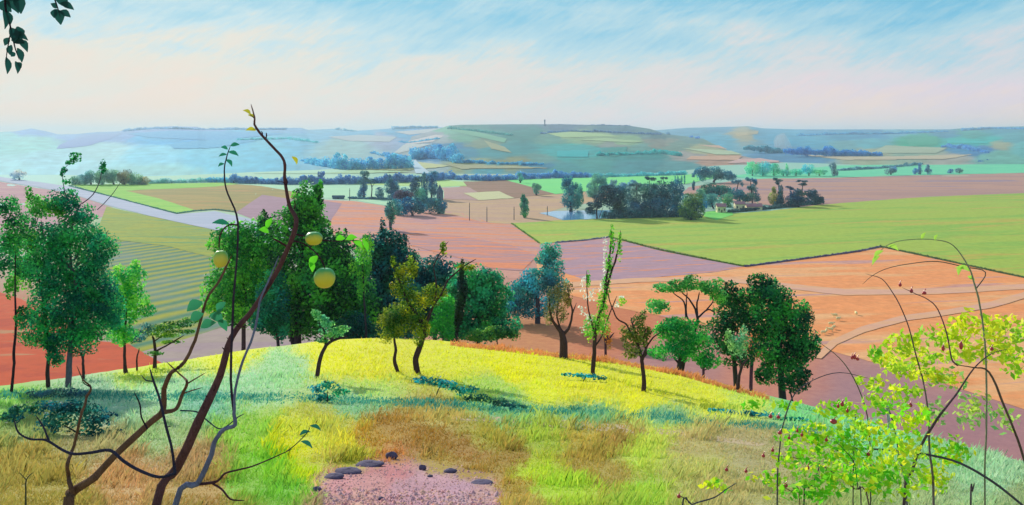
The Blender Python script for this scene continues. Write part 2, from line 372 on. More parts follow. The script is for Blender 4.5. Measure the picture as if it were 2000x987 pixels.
# colours of the meadow's growth, with shade along the terrace painted in
MEADOW = [(0, 790, '#8fc060'), (60, 900, '#a99a52'), (100, 960, '#a09248'), (60, 840, '#9aa868'), (200, 790, '#9cc0a0'), (330, 760, '#a8d0a0'), (480, 750, '#a8cfa0'),
  (300, 720, '#c8d848'), (450, 697, '#dade3c'), (560, 720, '#a8d098'), (180, 860, '#a8a070'), (250, 930, '#b89464'), (330, 850, '#a0b880'), (380, 900, '#b09468'), (420, 960, '#a88a50'),
  (480, 840, '#98c050'), (520, 900, '#80b838'), (560, 960, '#74b03c'), (470, 950, '#80b040'), (600, 850, '#c8cc48'), (560, 880, '#cccc20'), (640, 830, '#b8b850'), (600, 930, '#b8cc28'), (610, 975, '#88b840'),
  (640, 700, '#e0dc34'), (720, 720, '#dcd83c'), (780, 690, '#d8d440'), (720, 760, '#b8d070'), (900, 700, '#dcdc40'), (1000, 720, '#e6e02c'), (1050, 760, '#dce038'), (1150, 770, '#dcd640'), (1250, 780, '#e0dc38'),
  (1300, 760, '#dcda44'), (1380, 775, '#e0e048'), (1450, 785, '#c8dc60'), (1100, 735, '#dcd83c'), (960, 760, '#b0cc60'), (1000, 795, '#80b880'), (1150, 810, '#84b480'), (1300, 818, '#90b888'), (700, 785, '#88b888'), (400, 785, '#80b898'),
  (1560, 800, '#88cc88'), (1700, 850, '#90c898'), (1850, 900, '#98c090'), (1950, 930, '#a8c8a0'), (2000, 970, '#a0b080'),
  (760, 830, '#a88440'), (840, 850, '#a07c38'), (900, 880, '#a07c40'), (1000, 900, '#a08440'), (850, 815, '#b8a860'), (720, 860, '#b08c38'), (690, 870, '#c8c040'), (950, 850, '#a8a048'), (1000, 950, '#a89040'), (1060, 860, '#a8b848'), (1150, 850, '#b8a850'),
  (1200, 860, '#a89050'), (1150, 900, '#a89448'), (1030, 920, '#b0c438'), (1100, 950, '#a8c440'), (1200, 930, '#a89850'), (1300, 840, '#c4cc5c'), (1250, 890, '#b4c450'), (1350, 860, '#b8ac70'), (1450, 860, '#b4a878'), (1500, 900, '#b0a878'), (1350, 920, '#b4b468'), (1250, 960, '#a0bc48'), (1400, 960, '#b0a870'), (1550, 870, '#a8a874'), (1600, 940, '#a0a868'), (1700, 960, '#a0b070'), (1800, 950, '#a4b484'),
  (660, 950, '#c88c90', 3), (720, 940, '#c48c8c', 3), (760, 920, '#c07c80', 3), (800, 950, '#b88c98', 3), (850, 940, '#c094a0', 3), (900, 950, '#b890a0', 3), (700, 985, '#c4948c', 3), (800, 985, '#b88c98', 3), (900, 985, '#b894a0', 3), (940, 965, '#b89090', 3), (980, 985, '#b4a050'), (640, 985, '#b89080', 2), (760, 895, '#b88448', 2), (700, 905, '#a8a83c', 2), (860, 905, '#a89048', 2), (930, 925, '#a88c44', 2)]
def ground_cols():
    row = HZ-F*Z/DG[None, :]; px = np.repeat(PXG[:, None], len(DG), 1)
    C = np.zeros(row.shape+(3,))
    m = (YY < 62)
    C[m] = idw(MEADOW, px[m]+26*fbm(px[m]/13, row[m]/16, 1, 3), np.clip(row[m]+14*fbm(px[m]/9, row[m]/12, 6, 3), 600, 1040), 1, 1.6, 5, 12, 34)*.95
    # below the brow
    valley = idw([(0, 700, '#c0603c'), (300, 700, '#a8887c'), (600, 660, '#a48c88'), (1000, 650, '#c88458'), (1200, 640, '#cc7850'), (1300, 720, '#b07c78'), (1500, 700, '#c88068'), (1700, 780, '#a87c80'), (1900, 820, '#a8787c'), (1800, 640, '#d89470'), (1950, 700, '#cc9078'), (1000, 520, '#c08878'), (300, 500, '#8c9c5c'), (1000, 420, '#c0a080'), (2200, 600, '#c89068'), (300, 338, '#a8d0b4'), (600, 340, '#a8d0b4'), (800, 340, '#98c4a8'), (1100, 338, '#8cc4a8'), (1500, 335, '#98c4b0'), (0, 335, '#a8d4c8'), (-200, 600, '#a88070')],
                 px[~m], np.clip(row[~m], 330, 900), 1, 1.5, 4, 20, 60)
    C[~m] = valley
    w = np.clip((YY-62)/6, 0, 1)*(YY < 75)  # grassy brow runs a little way down
    return C
nU, nD = Z.shape
idx = np.arange(nU*nD).reshape(nU, nD)
Q = np.stack([idx[:-1, :-1], idx[1:, :-1], idx[1:, 1:], idx[:-1, 1:]], -1).reshape(-1, 4)
g = mesh_np('ground', np.stack([XX, YY, Z], -1).reshape(-1, 3), Q, M_GROUND, col=ground_cols().reshape(-1, 3), smooth=True, kind='structure')

# ------------------------------------------------------------------ sheets laid on the land: fields, road, pond
def sheet_faces(poly, hitf, heightf, lift, step=10, vstep=7, rough=1.2, near=False):
    pts = []
    for (x0, y0), (x1, y1) in zip(poly, poly[1:]+poly[:1]):
        n = max(1, int(math.hypot(x1-x0, y1-y0)/14))
        for k in range(n):
            t = k/n; w = 0 if k == 0 else rough
            pts.append((x0+(x1-x0)*t+w*.3*random.uniform(-1, 1), y0+(y1-y0)*t+w*.35*random.uniform(-1, 1)))
    xs = sorted(set([round(p[0], 2) for p in pts]+list(np.arange(min(p[0] for p in pts), max(p[0] for p in pts), step))))
    E = [(a, b) if a[0] < b[0] else (b, a) for a, b in zip(pts, pts[1:]+pts[:1]) if abs(a[0]-b[0]) > 1e-6]
    pr, faces = [], []
    yat = lambda e, x: e[0][1]+(e[1][1]-e[0][1])*min(1, max(0, (x-e[0][0])/(e[1][0]-e[0][0])))
    for xa, xb in zip(xs, xs[1:]):
        if xb-xa < .05: continue
        xm = (xa+xb)/2; sp = sorted([e for e in E if e[0][0] <= xm < e[1][0]], key=lambda e: yat(e, xm))
        for e1, e2 in zip(sp[::2], sp[1::2]):
            ya, yb, za, zb = yat(e1, xa), yat(e1, xb), yat(e2, xa), yat(e2, xb)
            n = max(1, int(math.ceil(max(za-ya, zb-yb)/vstep))); k0 = len(pr)
            for k in range(n+1): t = k/n; pr += [(xa, ya+(za-ya)*t), (xb, yb+(zb-yb)*t)]
            faces += [(k0+2*k, k0+2*k+2, k0+2*k+3, k0+2*k+1) for k in range(n)]
    pr = np.array(pr); d = hitf(pr[:, 0], pr[:, 1]); z = heightf(pr[:, 0], d)+lift*((.004 if near else .010)+d*.00008*(not near))
    return np.stack([(pr[:, 0]-1000)/F*d, d, z], 1), faces, pr
def field(name, poly, mat, lift=1, near=False, col=None, rough=1.2):
    V, fs, pr = sheet_faces(poly, lambda a, b: hit(a, b, near), height, lift, 10 if not near else 6, 7 if not near else 4, rough, near)
    if near: V[:, 2] += .0
    o = mesh_np(name, V, fs, mat, col=(A(col) if isinstance(col, str) else col), smooth=True, kind='structure')
    return o
def two(c1, c2, **k): return mat_two('field_soil', A(c1), A(c2), **k)
field('road', [(-200, 330), (0, 346), (75, 356), (140, 366), (240, 391), (345, 419), (420, 413), (500, 431), (580, 447), (620, 470), (540, 480), (430, 452), (300, 424), (215, 403), (130, 376), (0, 354), (-200, 338)], two('#aab2c6', '#b4b8cc', amp=.06), 3)
field('pink_field', [(-300, 340), (-200, 339), (0, 355), (130, 377), (215, 404), (235, 412), (150, 440), (0, 480), (-300, 500)], two('#b88890', '#c09894', c3=A('#a87c90')), 1)
field('green_strip', [(136, 361), (250, 360), (400, 358), (500, 357), (420, 365), (245, 373), (310, 388), (380, 411), (345, 417), (240, 390)], two('#84c048', '#98c850'), 2)
field('ochre_field', [(245, 373), (330, 365), (400, 358.5), (500, 362), (590, 377), (640, 394), (560, 388), (512, 381), (460, 416), (420, 411), (380, 411), (310, 388)], two('#94884c', '#a89050', c3=A('#b08850'), scale=(.01, .02, 1)), 1)
field('mauve_field', [(512, 381), (560, 388), (640, 394), (668, 398), (650, 425), (625, 468), (580, 447), (500, 431), (460, 416)], two('#a07e8c', '#a88494'), 2)
field('rose_field', [(610, 389), (690, 393), (760, 404), (900, 416), (960, 436), (1000, 438), (1055, 477), (1050, 500), (1010, 545), (900, 530), (760, 500), (660, 480), (640, 440)], two('#cc9484', '#bc8c90', c3=A('#e08c60'), scale=(.035, .12, 1), rot=-14, lo3=.52), 1)
field('orange_strip', [(775, 452), (900, 462), (1000, 480), (1050, 500), (1020, 530), (960, 525), (880, 500), (800, 480)], two('#e08860', '#b88888', c3=A('#c08c84'), scale=(.03, .2, 1), rot=-12, lo=.45, hi=.52, lo3=.6), 4)
field('pale_meadow', [(360, 352), (510, 357), (690, 356), (860, 352), (960, 352), (900, 364), (862, 390), (760, 403), (690, 391), (610, 386), (580, 376), (510, 364)], two('#a8d4b0', '#b4dcb0', amp=.08), 2)
field('lime_strip', [(700, 353), (850, 350), (905, 356), (912, 364), (860, 366), (690, 361)], two('#b0d480', '#b8d488'), 4)
field('tan_field', [(858, 366), (912, 364), (940, 376), (1050, 368), (1200, 368), (1180, 392), (1100, 406), (1060, 418), (1100, 431), (1000, 437), (960, 437), (870, 418), (800, 400)], two('#c4a080', '#bc9884', c3=A('#c8a878')), 1)
field('rose_patch', [(862, 367), (915, 365), (935, 377), (905, 379), (935, 392), (868, 389)], two('#b4908c', '#b89488'), 3)
field('brown_patch', [(895, 356), (985, 352.5), (1030, 360), (1085, 379), (1045, 383), (1005, 388), (975, 375), (935, 377)], two('#9c7866', '#8c7058'), 3)
field('cream_patch', [(905, 378), (975, 374.5), (1005, 388), (935, 392)], two('#ccc898', '#c8c498'), 5)
field('bright_green_field', [(985, 352), (1150, 348), (1330, 343), (1370, 340), (1420, 344), (1340, 360), (1250, 362), (1200, 368), (1150, 374), (1085, 380), (1030, 364)], two('#78d880', '#84dc7c', amp=.08), 4)
field('big_green_field', [(1000, 437), (1090, 431), (1330, 424), (1500, 413), (1600, 401), (1700, 393), (1800, 386), (2000, 378), (2500, 360), (2500, 640), (2000, 541), (1730, 483), (1455, 521), (1190, 464), (1055, 477)], two('#a4b84c', '#90b44c', c3=A('#b8ac50'), scale=(.010, .05, 1), rot=18, lo3=.55, amp=.28), 3)
field('brown_field', [(1330, 380), (1345, 366), (1470, 349), (1620, 347), (1800, 342), (2500, 326), (2500, 361), (2000, 379), (1800, 387), (1700, 394), (1600, 402), (1540, 406)], two('#bc9080', '#b08880', c3=A('#9c8494'), scale=(.004, .02, 1)), 2)
field('far_green_field', [(1420, 345), (1500, 335), (1640, 324), (1800, 321), (2500, 298), (2500, 327), (1800, 343), (1620, 348), (1470, 350)], two('#68cca0', '#7cd4a0', amp=.08), 3)
field('mauve_slope', [(1057, 478), (1190, 465), (1455, 522), (1400, 532), (1250, 545), (1160, 552), (1090, 530), (1048, 500)], two('#b08c98', '#b8909c', c3=A('#e08c60'), scale=(.05, .2, 1), rot=25, lo3=.56), 3)
field('orange_field', [(1455, 522), (1730, 484), (2000, 542), (2500, 640), (2500, 900), (2000, 800), (1750, 720), (1600, 680), (1400, 640), (1200, 600), (1050, 560), (1048, 500), (1100, 530), (1160, 552), (1250, 545), (1400, 532)], two('#ec9860', '#e8ac78', c3=A('#c8948c'), scale=(.012, .07, 1), rot=12, lo3=.56, amp=.28), 2)
TR = two('#e0aa84', '#dca890', amp=.12)
field('farm_track', [(1100, 553), (1250, 544), (1400, 541), (1520, 553), (1650, 566), (1800, 566), (2000, 556), (2300, 560), (2300, 572), (2000, 566), (1830, 576), (1650, 578), (1520, 563), (1400, 549), (1250, 552), (1120, 562)], TR, 5)
field('farm_track', [(1590, 700), (1620, 668), (1680, 640), (1760, 618), (1850, 606), (1930, 592), (2020, 566), (2300, 556), (2300, 566), (2030, 576), (1940, 602), (1855, 616), (1770, 628), (1690, 650), (1635, 674), (1604, 702)], TR, 6)
field('vineyard', [(208, 404), (300, 425), (430, 453), (560, 490), (560, 640), (430, 640), (300, 690), (230, 690), (190, 600), (180, 480)],
      mat_rows('vine_rows', A('#4c8868', .8), A('#a8a830', .85), -66, .040, A('#7c9490', .8)), 2)
field('vineyard_top', [(208, 404), (300, 425), (430, 453), (560, 490), (560, 516), (430, 508), (330, 482), (220, 468), (190, 450)], two('#8c9c3c', '#9ca030', c3=A('#609458'), scale=(.04, .1, 1), amp=.3), 4)
field('grey_plot', [(240, 700), (430, 642), (520, 618), (700, 628), (760, 640), (760, 690), (600, 712), (300, 740)], two('#a8948c', '#a48c90'), 4)
field('rust_slope', [(-200, 560), (0, 572), (40, 585), (110, 620), (160, 665), (250, 672), (335, 722), (330, 800), (-200, 800)], two('#c85028', '#b84428', c3=A('#b88058'), scale=(.06, .1, 1), lo3=.6), 5)
field('footpath', [(880, 812), (1000, 815), (1150, 824), (1290, 838), (1400, 852), (1500, 868), (1480, 872), (1380, 860), (1250, 848), (1100, 836), (980, 826), (880, 820)], two('#bca888', '#c0ac8c', amp=.08), 1, near=True)

# pond
M_WATER, t_, b_ = newmat('pond_water'); b_.inputs['Base Color'].default_value = A('#6fa8d8')+(1,); b_.inputs['Roughness'].default_value = .12; b_.inputs['Specular IOR Level'].default_value = .8
field('pond', [(1052, 417), (1085, 413), (1130, 412), (1200, 411), (1200, 426), (1150, 429), (1100, 431), (1080, 424)], M_WATER, 4)

# ------------------------------------------------------------------ hills
class Hill:
    def __init__(s, name, px0, px1, crest, d0, d1, z0, cols, nu=260, nv=70, power=1.0, colk=None, rough=.12, sy=3.0):
        s.crest, s.d0, s.d1, s.z0, s.pw = crest, d0, d1, z0, power
        px = np.linspace(px0, px1, nu); t = np.concatenate([np.linspace(0, 1, nv), [1.04, 1.1, 1.25, 1.5]])
        PXm, T = np.meshgrid(px, t, indexing='ij'); D = s.d(PXm, T)
        Zm = s.z(PXm, np.clip(T, 0, 1))
        back = np.clip(T-1, 0, 1); Zm = Zm-back*np.maximum(Zm-z0, 10)*1.6
        inside = np.clip(T*4, 0, 1)*np.clip((1.02-T)*6, 0, 1)
        X = (PXm-1000)/F*D
        Zm = Zm+inside*rough*3*fbm(X/260, D/260, 3, 4)
        row = HZ-F*Zm/D; rr = np.clip(row, 230, 360).ravel(); pp = PXm.ravel()
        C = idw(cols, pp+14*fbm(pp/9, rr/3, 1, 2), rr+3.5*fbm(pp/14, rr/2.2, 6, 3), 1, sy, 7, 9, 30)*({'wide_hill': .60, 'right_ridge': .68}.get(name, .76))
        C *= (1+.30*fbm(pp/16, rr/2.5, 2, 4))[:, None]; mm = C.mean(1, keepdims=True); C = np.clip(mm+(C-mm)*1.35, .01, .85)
        idx = np.arange(PXm.size).reshape(PXm.shape)
        Qq = np.stack([idx[:-1, :-1], idx[1:, :-1], idx[1:, 1:], idx[:-1, 1:]], -1).reshape(-1, 4)
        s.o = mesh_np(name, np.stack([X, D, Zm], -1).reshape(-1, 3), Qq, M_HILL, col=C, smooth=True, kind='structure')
    def d(s, px, t): return tab(px, s.d0)+(tab(px, s.d1)-tab(px, s.d0))*t
    def z(s, px, t):
        z1 = (HZ-tab(px, s.crest))/F*tab(px, s.d1); return s.z0+(z1-s.z0)*np.asarray(t)**s.pw
    def hit(s, px, row):
        px = np.atleast_1d(np.asarray(px, float)); row = np.atleast_1d(np.asarray(row, float)); t = np.linspace(0, 1, 200); o = []
        for p, r in zip(px, row):
            R = HZ-F*s.z(p, t)/s.d(p, t); k = np.argmax(R <= r) if (R <= r).any() else 199; o.append(float(s.d(p, t[k])))
        return np.array(o)
    def at(s, px, row):
        d = s.hit(px, row)[0]; return d
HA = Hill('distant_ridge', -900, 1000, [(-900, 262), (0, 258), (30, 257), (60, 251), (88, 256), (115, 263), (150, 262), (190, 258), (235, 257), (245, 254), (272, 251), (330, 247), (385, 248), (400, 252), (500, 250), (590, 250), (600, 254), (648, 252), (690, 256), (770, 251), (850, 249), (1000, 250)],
    [(-900, 1100), (300, 1060), (700, 1300), (1000, 2000)], [(-900, 6500), (1000, 6000)], -50,  # colours below are paled to hold the mist on the left
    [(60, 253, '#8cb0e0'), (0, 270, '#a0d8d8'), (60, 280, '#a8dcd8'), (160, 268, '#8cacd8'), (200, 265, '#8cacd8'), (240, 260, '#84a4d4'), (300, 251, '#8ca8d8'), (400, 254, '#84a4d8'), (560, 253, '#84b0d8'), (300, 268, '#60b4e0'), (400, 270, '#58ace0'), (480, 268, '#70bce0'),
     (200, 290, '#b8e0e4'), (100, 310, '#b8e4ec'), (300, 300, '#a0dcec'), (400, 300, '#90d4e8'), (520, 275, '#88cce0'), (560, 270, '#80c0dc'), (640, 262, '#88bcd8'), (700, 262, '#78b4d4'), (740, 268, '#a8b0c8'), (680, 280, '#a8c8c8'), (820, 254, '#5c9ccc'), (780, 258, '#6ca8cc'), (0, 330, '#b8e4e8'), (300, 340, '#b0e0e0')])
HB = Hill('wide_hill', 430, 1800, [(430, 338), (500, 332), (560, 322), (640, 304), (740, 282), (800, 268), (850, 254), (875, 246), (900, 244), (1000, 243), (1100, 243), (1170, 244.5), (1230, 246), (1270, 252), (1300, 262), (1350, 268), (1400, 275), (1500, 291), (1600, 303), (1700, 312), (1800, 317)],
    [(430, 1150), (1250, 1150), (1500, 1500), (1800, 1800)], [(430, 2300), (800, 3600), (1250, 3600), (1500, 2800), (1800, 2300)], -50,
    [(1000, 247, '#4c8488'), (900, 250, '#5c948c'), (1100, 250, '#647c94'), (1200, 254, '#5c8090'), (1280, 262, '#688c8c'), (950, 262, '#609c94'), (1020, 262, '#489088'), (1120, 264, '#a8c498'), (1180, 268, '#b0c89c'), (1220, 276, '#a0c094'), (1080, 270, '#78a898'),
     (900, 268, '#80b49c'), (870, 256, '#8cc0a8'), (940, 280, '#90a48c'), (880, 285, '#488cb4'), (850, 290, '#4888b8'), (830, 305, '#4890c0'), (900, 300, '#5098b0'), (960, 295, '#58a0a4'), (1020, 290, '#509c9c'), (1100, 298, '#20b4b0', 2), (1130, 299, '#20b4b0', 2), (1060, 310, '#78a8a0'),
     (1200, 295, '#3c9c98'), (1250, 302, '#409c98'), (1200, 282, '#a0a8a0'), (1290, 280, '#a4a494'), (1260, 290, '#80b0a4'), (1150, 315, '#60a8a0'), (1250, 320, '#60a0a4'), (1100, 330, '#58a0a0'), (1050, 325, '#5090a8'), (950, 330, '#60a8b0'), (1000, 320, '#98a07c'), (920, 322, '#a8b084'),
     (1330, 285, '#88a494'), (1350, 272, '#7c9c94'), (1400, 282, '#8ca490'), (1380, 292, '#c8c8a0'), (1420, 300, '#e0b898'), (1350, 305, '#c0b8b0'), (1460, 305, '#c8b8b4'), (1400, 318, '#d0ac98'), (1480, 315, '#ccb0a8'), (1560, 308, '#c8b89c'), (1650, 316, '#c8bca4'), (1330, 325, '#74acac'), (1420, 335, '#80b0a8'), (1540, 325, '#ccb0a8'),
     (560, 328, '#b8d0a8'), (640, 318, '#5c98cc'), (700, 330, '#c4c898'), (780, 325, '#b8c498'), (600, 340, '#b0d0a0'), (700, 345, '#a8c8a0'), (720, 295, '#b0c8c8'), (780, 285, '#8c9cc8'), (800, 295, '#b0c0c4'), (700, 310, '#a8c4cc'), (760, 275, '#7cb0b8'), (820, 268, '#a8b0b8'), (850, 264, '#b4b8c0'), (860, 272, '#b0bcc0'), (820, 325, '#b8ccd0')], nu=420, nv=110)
HC = Hill('right_ridge', 1200, 3200, [(1200, 258), (1290, 254), (1340, 250), (1440, 247.5), (1460, 246.5), (1490, 251), (1560, 253), (1700, 253), (1850, 253), (1900, 250), (1960, 248), (2000, 247), (2300, 243), (3200, 246)],
    [(1200, 1900), (1700, 1500), (3200, 1700)], [(1200, 5600), (1800, 5600), (2000, 4600), (3200, 4600)], -50,
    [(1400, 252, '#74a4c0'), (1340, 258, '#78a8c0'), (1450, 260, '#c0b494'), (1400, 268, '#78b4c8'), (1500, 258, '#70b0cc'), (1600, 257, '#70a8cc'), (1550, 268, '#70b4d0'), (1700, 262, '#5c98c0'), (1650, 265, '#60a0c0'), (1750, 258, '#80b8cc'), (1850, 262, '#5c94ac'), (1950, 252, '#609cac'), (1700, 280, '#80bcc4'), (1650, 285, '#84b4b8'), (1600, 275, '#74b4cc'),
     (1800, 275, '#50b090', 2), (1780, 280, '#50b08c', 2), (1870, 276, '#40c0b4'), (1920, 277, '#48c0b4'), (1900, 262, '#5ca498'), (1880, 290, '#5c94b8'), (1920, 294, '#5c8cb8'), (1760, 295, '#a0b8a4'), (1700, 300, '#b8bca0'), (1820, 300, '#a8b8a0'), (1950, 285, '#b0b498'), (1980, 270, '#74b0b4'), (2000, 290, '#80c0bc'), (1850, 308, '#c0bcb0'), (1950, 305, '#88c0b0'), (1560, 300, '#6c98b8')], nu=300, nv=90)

# ------------------------------------------------------------------ the air
mz, tz, bz = newmat('air'); tz.nodes.remove(bz); nt = tz
pv = N('ShaderNodeVolumePrincipled'); pv.inputs['Color'].default_value = (.66, .88, 1, 1); pv.inputs['Density'].default_value = 1.15e-4; pv.inputs['Anisotropy'].default_value = .2
L(pv.outputs[0], tz.nodes['Material Output'].inputs['Volume'])
b = MB(); b.box(-11000, 11000, -300, 12500, -58, 110); hz = b.build('haze', mz); hz['kind'] = 'stuff'
tag(hz, 'pale blue air that fades the far hills', None)

# ------------------------------------------------------------------ trees far off in the valley
def tree(name, label, cat, base, blobs, c1, c2, trunk=None, group=None, d=None, near=False, leaf=2.6, dens=6, tw=3, tcol='#3c3844', mat=None, hollow=.4, cname='crown', tname='trunk', asp=.7, jit=0, wob=.6, k=1.0, extra=None, bs=1.0):
    blobs = [(q[0], q[1], q[2]*bs, q[3]*bs)+tuple(q[4:]) for q in blobs]
    """base (px,row): where the trunk meets the land; blobs: masses of the crown; trunk: limbs"""
    if d is None: d = gp(base[0], base[1], near)
    zb = float(height(base[0], d)); rb = HZ-F*zb/d
    o = np.array(((base[0]-1000)/F*d, d, zb))
    e = thing(name, tuple(o), label, cat, group)
    if trunk is None:
        top = min(b[1] for b in blobs); cx = sum(b[0] for b in blobs)/len(blobs); cy = sum(b[1] for b in blobs)/len(blobs)
        trunk = [[(base[0], rb, tw*1.3), ((base[0]+cx)/2, (rb+cy)/2, tw), (cx, cy, tw*.6)]]
    else:
        trunk = [list(t) for t in trunk]; f = list(trunk[0][0]); f[1] = rb+2*(.2 if d > 100 else 1); trunk[0][0] = tuple(f)
    limbs(tname, trunk, d, e, o, tcol, jit=jit, n=5 if d > 150 else 8, wob=wob)
    if blobs: crown(cname, blobs, d, e, o, c1, c2, leaf, dens, mat or (M_FARLEAF if d > 150 else M_LEAF), hollow, asp, k=k)
    if extra: extra(e, o, d)
    return e
G = 'trees in a belt beyond the road'
for i, (x, y, rx, ry, lab) in enumerate([
    (156, 351, 15, 8, 'low grey-green bush at the left tip of the tree belt beyond the road'),
    (178, 347, 15, 12, 'grey-green rounded tree, second from the left in the belt beyond the road'),
    (200, 345, 14, 14, 'tallest grey-green tree in the left half of the belt beyond the road'),
    (222, 346, 14, 12, 'grey-green tree in the middle of the belt beyond the road'),
    (243, 344, 14, 13, 'brown-tinged round tree in the belt beyond the road'),
    (262, 348, 13, 12, 'grey-green tree between the brown-tinged one and the last one of the belt'),
    (278, 353, 12, 9, 'small brown-green tree at the right tip of the belt beyond the road')]):
    tree('broadleaf_tree', lab, 'tree', (x, 361), [(x, y, rx, ry), (x-rx*.4, y+4, rx*.6, ry*.8)], '#3c7474' if i not in (4, 6) else '#54605c', '#78a098' if i not in (4, 6) else '#7c8478', group=G, leaf=2.2)
tree('broadleaf_tree', 'small grey round tree alone on the misty slope at far left', 'tree', (37, 352), [(36, 342, 13, 9)], '#a8bcc4', '#bcd4d8', leaf=2.2)
tree('broadleaf_tree', 'single brown-grey round tree standing before the blue hedge line', 'tree', (457, 358), [(457, 349, 9, 8)], '#587888', '#6c9088', leaf=2)
tree('conifer', 'dark narrow tree rising out of the long blue hedge', 'tree', (628, 360), [(627, 341, 6, 7), (628, 352, 9, 9)], '#385c84', '#4c7894', leaf=2)
def belt(name, label, cat, line, d, c1, c2, h, w=9, kind='stuff', leaf=2.4, base=None, dens=5, hillsurf=None):
    """a far hedge or wood that reads as one mass: many small crowns along a line of (px, row of the foot)"""
    xs = np.arange(line[0][0], line[-1][0], w*.8); bl = []
    Ps, Ns, Ts = [], [], []
    for x in xs:
        r = tab(x, line); hh = h*RNG.uniform(.6, 1.15)*(1+.5*fbm(x/23., 3.3, 2, 2))
        dd = float((hillsurf.hit(x, r) if hillsurf else hit(x, r))[0]) if d is None else d
        p, n, t = crown_pts([(x, r-hh*.45, w*RNG.uniform(.7, 1.1), hh*.62, 0)], dd, leaf, dens); Ps.append(p); Ns.append(n); Ts.append(t)
        sz = dd
    Pn, Nn, T = np.vstack(Ps), np.vstack(Ns), np.concatenate(Ts); a, b = np.array(A(c1, LK2)), np.array(A(c2, LK2))
    o = leaf_mesh(name, Pn, Nn, leaf*Pn[:, 1]/F*RNG.uniform(.8, 1.5, len(T)), (a+(b-a)*T[:, None])*RNG.uniform(.9, 1.1, (len(T), 1)), M_FARLEAF, None, (0, 0, 0), .8, kind)
    o['label'] = label
    if kind != 'stuff': o['category'] = cat
    return o
belt('hedge', 'soft green hedge below the misty slope', 'hedge', [(290, 359), (404, 356)], None, '#6ca49c', '#90bcac', 8)
belt('woodland', 'bright blue wood strip left of the dark hedge line', 'wood', [(404, 356), (480, 358), (560, 360)], None, '#3c88bc', '#68a8cc', 11)
belt('woodland', 'long slate-blue tree belt across the valley floor', 'wood', [(470, 359), (560, 361), (700, 360), (800, 357), (870, 352)], None, '#3c6490', '#5480a0', 14)
belt('woodland', 'slate-blue wood at the foot of the wide hill', 'wood', [(860, 350), (950, 354), (1060, 349), (1150, 347)], None, '#4474a0', '#5c90b0', 11)
belt('woodland', 'teal wood below the turquoise patch of the hill', 'wood', [(1060, 346), (1200, 346), (1340, 342)], None, '#4c98a0', '#60a8a8', 7)
belt('woodland', 'blue hillside wood left of the pale track', 'wood', [(440, 324), (520, 322), (600, 330), (680, 333), (740, 331), (800, 330)], None, '#4088c4', '#5ca0d0', 22, 13, hillsurf=HB, leaf=3)
belt('woodland', 'upper blue tree row on the crest above the hillside wood', 'wood', [(545, 306), (600, 306), (672, 305)], None, '#4c84bc', '#6498c8', 14, 7, hillsurf=HB, leaf=2.4)
belt('woodland', 'dark blue hedge running down to the pale track', 'wood', [(672, 309), (720, 305), (790, 310)], None, '#4484ac', '#5c98b8', 8, 7, hillsurf=HB, leaf=2.4)
belt('woodland', 'blue triangular wood on the slope right of the pale track', 'wood', [(812, 312), (850, 309), (900, 320)], None, '#4488b8', '#5498b8', 24, 15, hillsurf=HB, leaf=3)
belt('woodland', 'dark blue wood band low on the right-hand hills', 'wood', [(1538, 300), (1600, 302), (1660, 306), (1720, 310)], 1850, '#2c78ac', '#4088b8', 14, 10)
belt('woodland', 'teal-blue wood beside the smoke', 'wood', [(1460, 292), (1500, 297), (1535, 300)], 2050, '#44808c', '#5894a0', 10, 8)
belt('hedge', 'long dark hedge slanting across the far green field', 'hedge', [(1640, 334), (1720, 330), (1802, 322)], None, '#44707c', '#547c88', 5, 6)
belt('hedge', 'short dark hedge at the right edge of the far green field', 'hedge', [(1915, 319), (1985, 312)], None, '#44708c', '#5480a0', 4.5, 6)
belt('woodland', 'tree row on the skyline of the left part of the wide hill', 'wood', [(770, 252), (800, 251), (855, 250)], 5500, '#5090c0', '#60a0c8', 4, 6)
belt('woodland', 'flat-topped wood on the skyline of the distant ridge', 'wood', [(648, 257), (692, 258)], 5800, '#5c98c8', '#6ca4cc', 4.5, 6)
belt('woodland', 'dark thin line of trees along the top of the wide hill', 'wood', [(1050, 246), (1120, 246), (1230, 247)], 3550, '#4c6c8c', '#5c7c94', 2.4, 5)
for x, r, sz, lab in ((1306, 262, 4, 'upper left of the three blue dots of trees on the descending ridge'), (1350, 268, 4, 'middle blue round tree on the descending ridge'), (1362, 270, 4.5, 'blue round tree next to the middle one on the descending ridge'), (1404, 275, 2.6, 'tiny lowest tree on the descending ridge')):
    d = float(HB.hit(x, r+1)[0]); o = P(x, r+2, d); e = thing('hilltop_tree', tuple(o), lab, 'tree', 'trees dotted along the ridge')
    limbs('trunk', [[(x, r+3, 1.4), (x, r, 1)]], d, e, o, '#4c6078', n=5); crown('crown', [(x, r, sz, sz*.8)], d, e, o, '#3c6c94', '#5080a8', 1.6, 7, M_FARLEAF)

# tower on the hill
d = float(HB.hit(1064, 246)[0])-20; s_ = d/F
b = MB(); b.lathe([(2.4*s_, -6), (2.2*s_, .6*s_), (1.15*s_, 1.4*s_), (1.05*s_, 9*s_), (1.5*s_, 9.4*s_), (1.5*s_, 10.2*s_)], 12)
o = P(1064, 246, d); e = thing('hilltop_tower', tuple(o), 'slim dark tower standing alone on top of the wide hill', 'tower')
M_FARSTONE = mat_plain('far_stone', A('#4c6484'), .9, .1, .2)
b.build('shaft', M_FARSTONE, e)
b = MB(); b.lathe([(1.3*s_, 10.2*s_), (1.2*s_, 11.4*s_), (.6*s_, 12.3*s_), (.1, 13*s_)], 12); b.build('cap', M_FARSTONE, e)

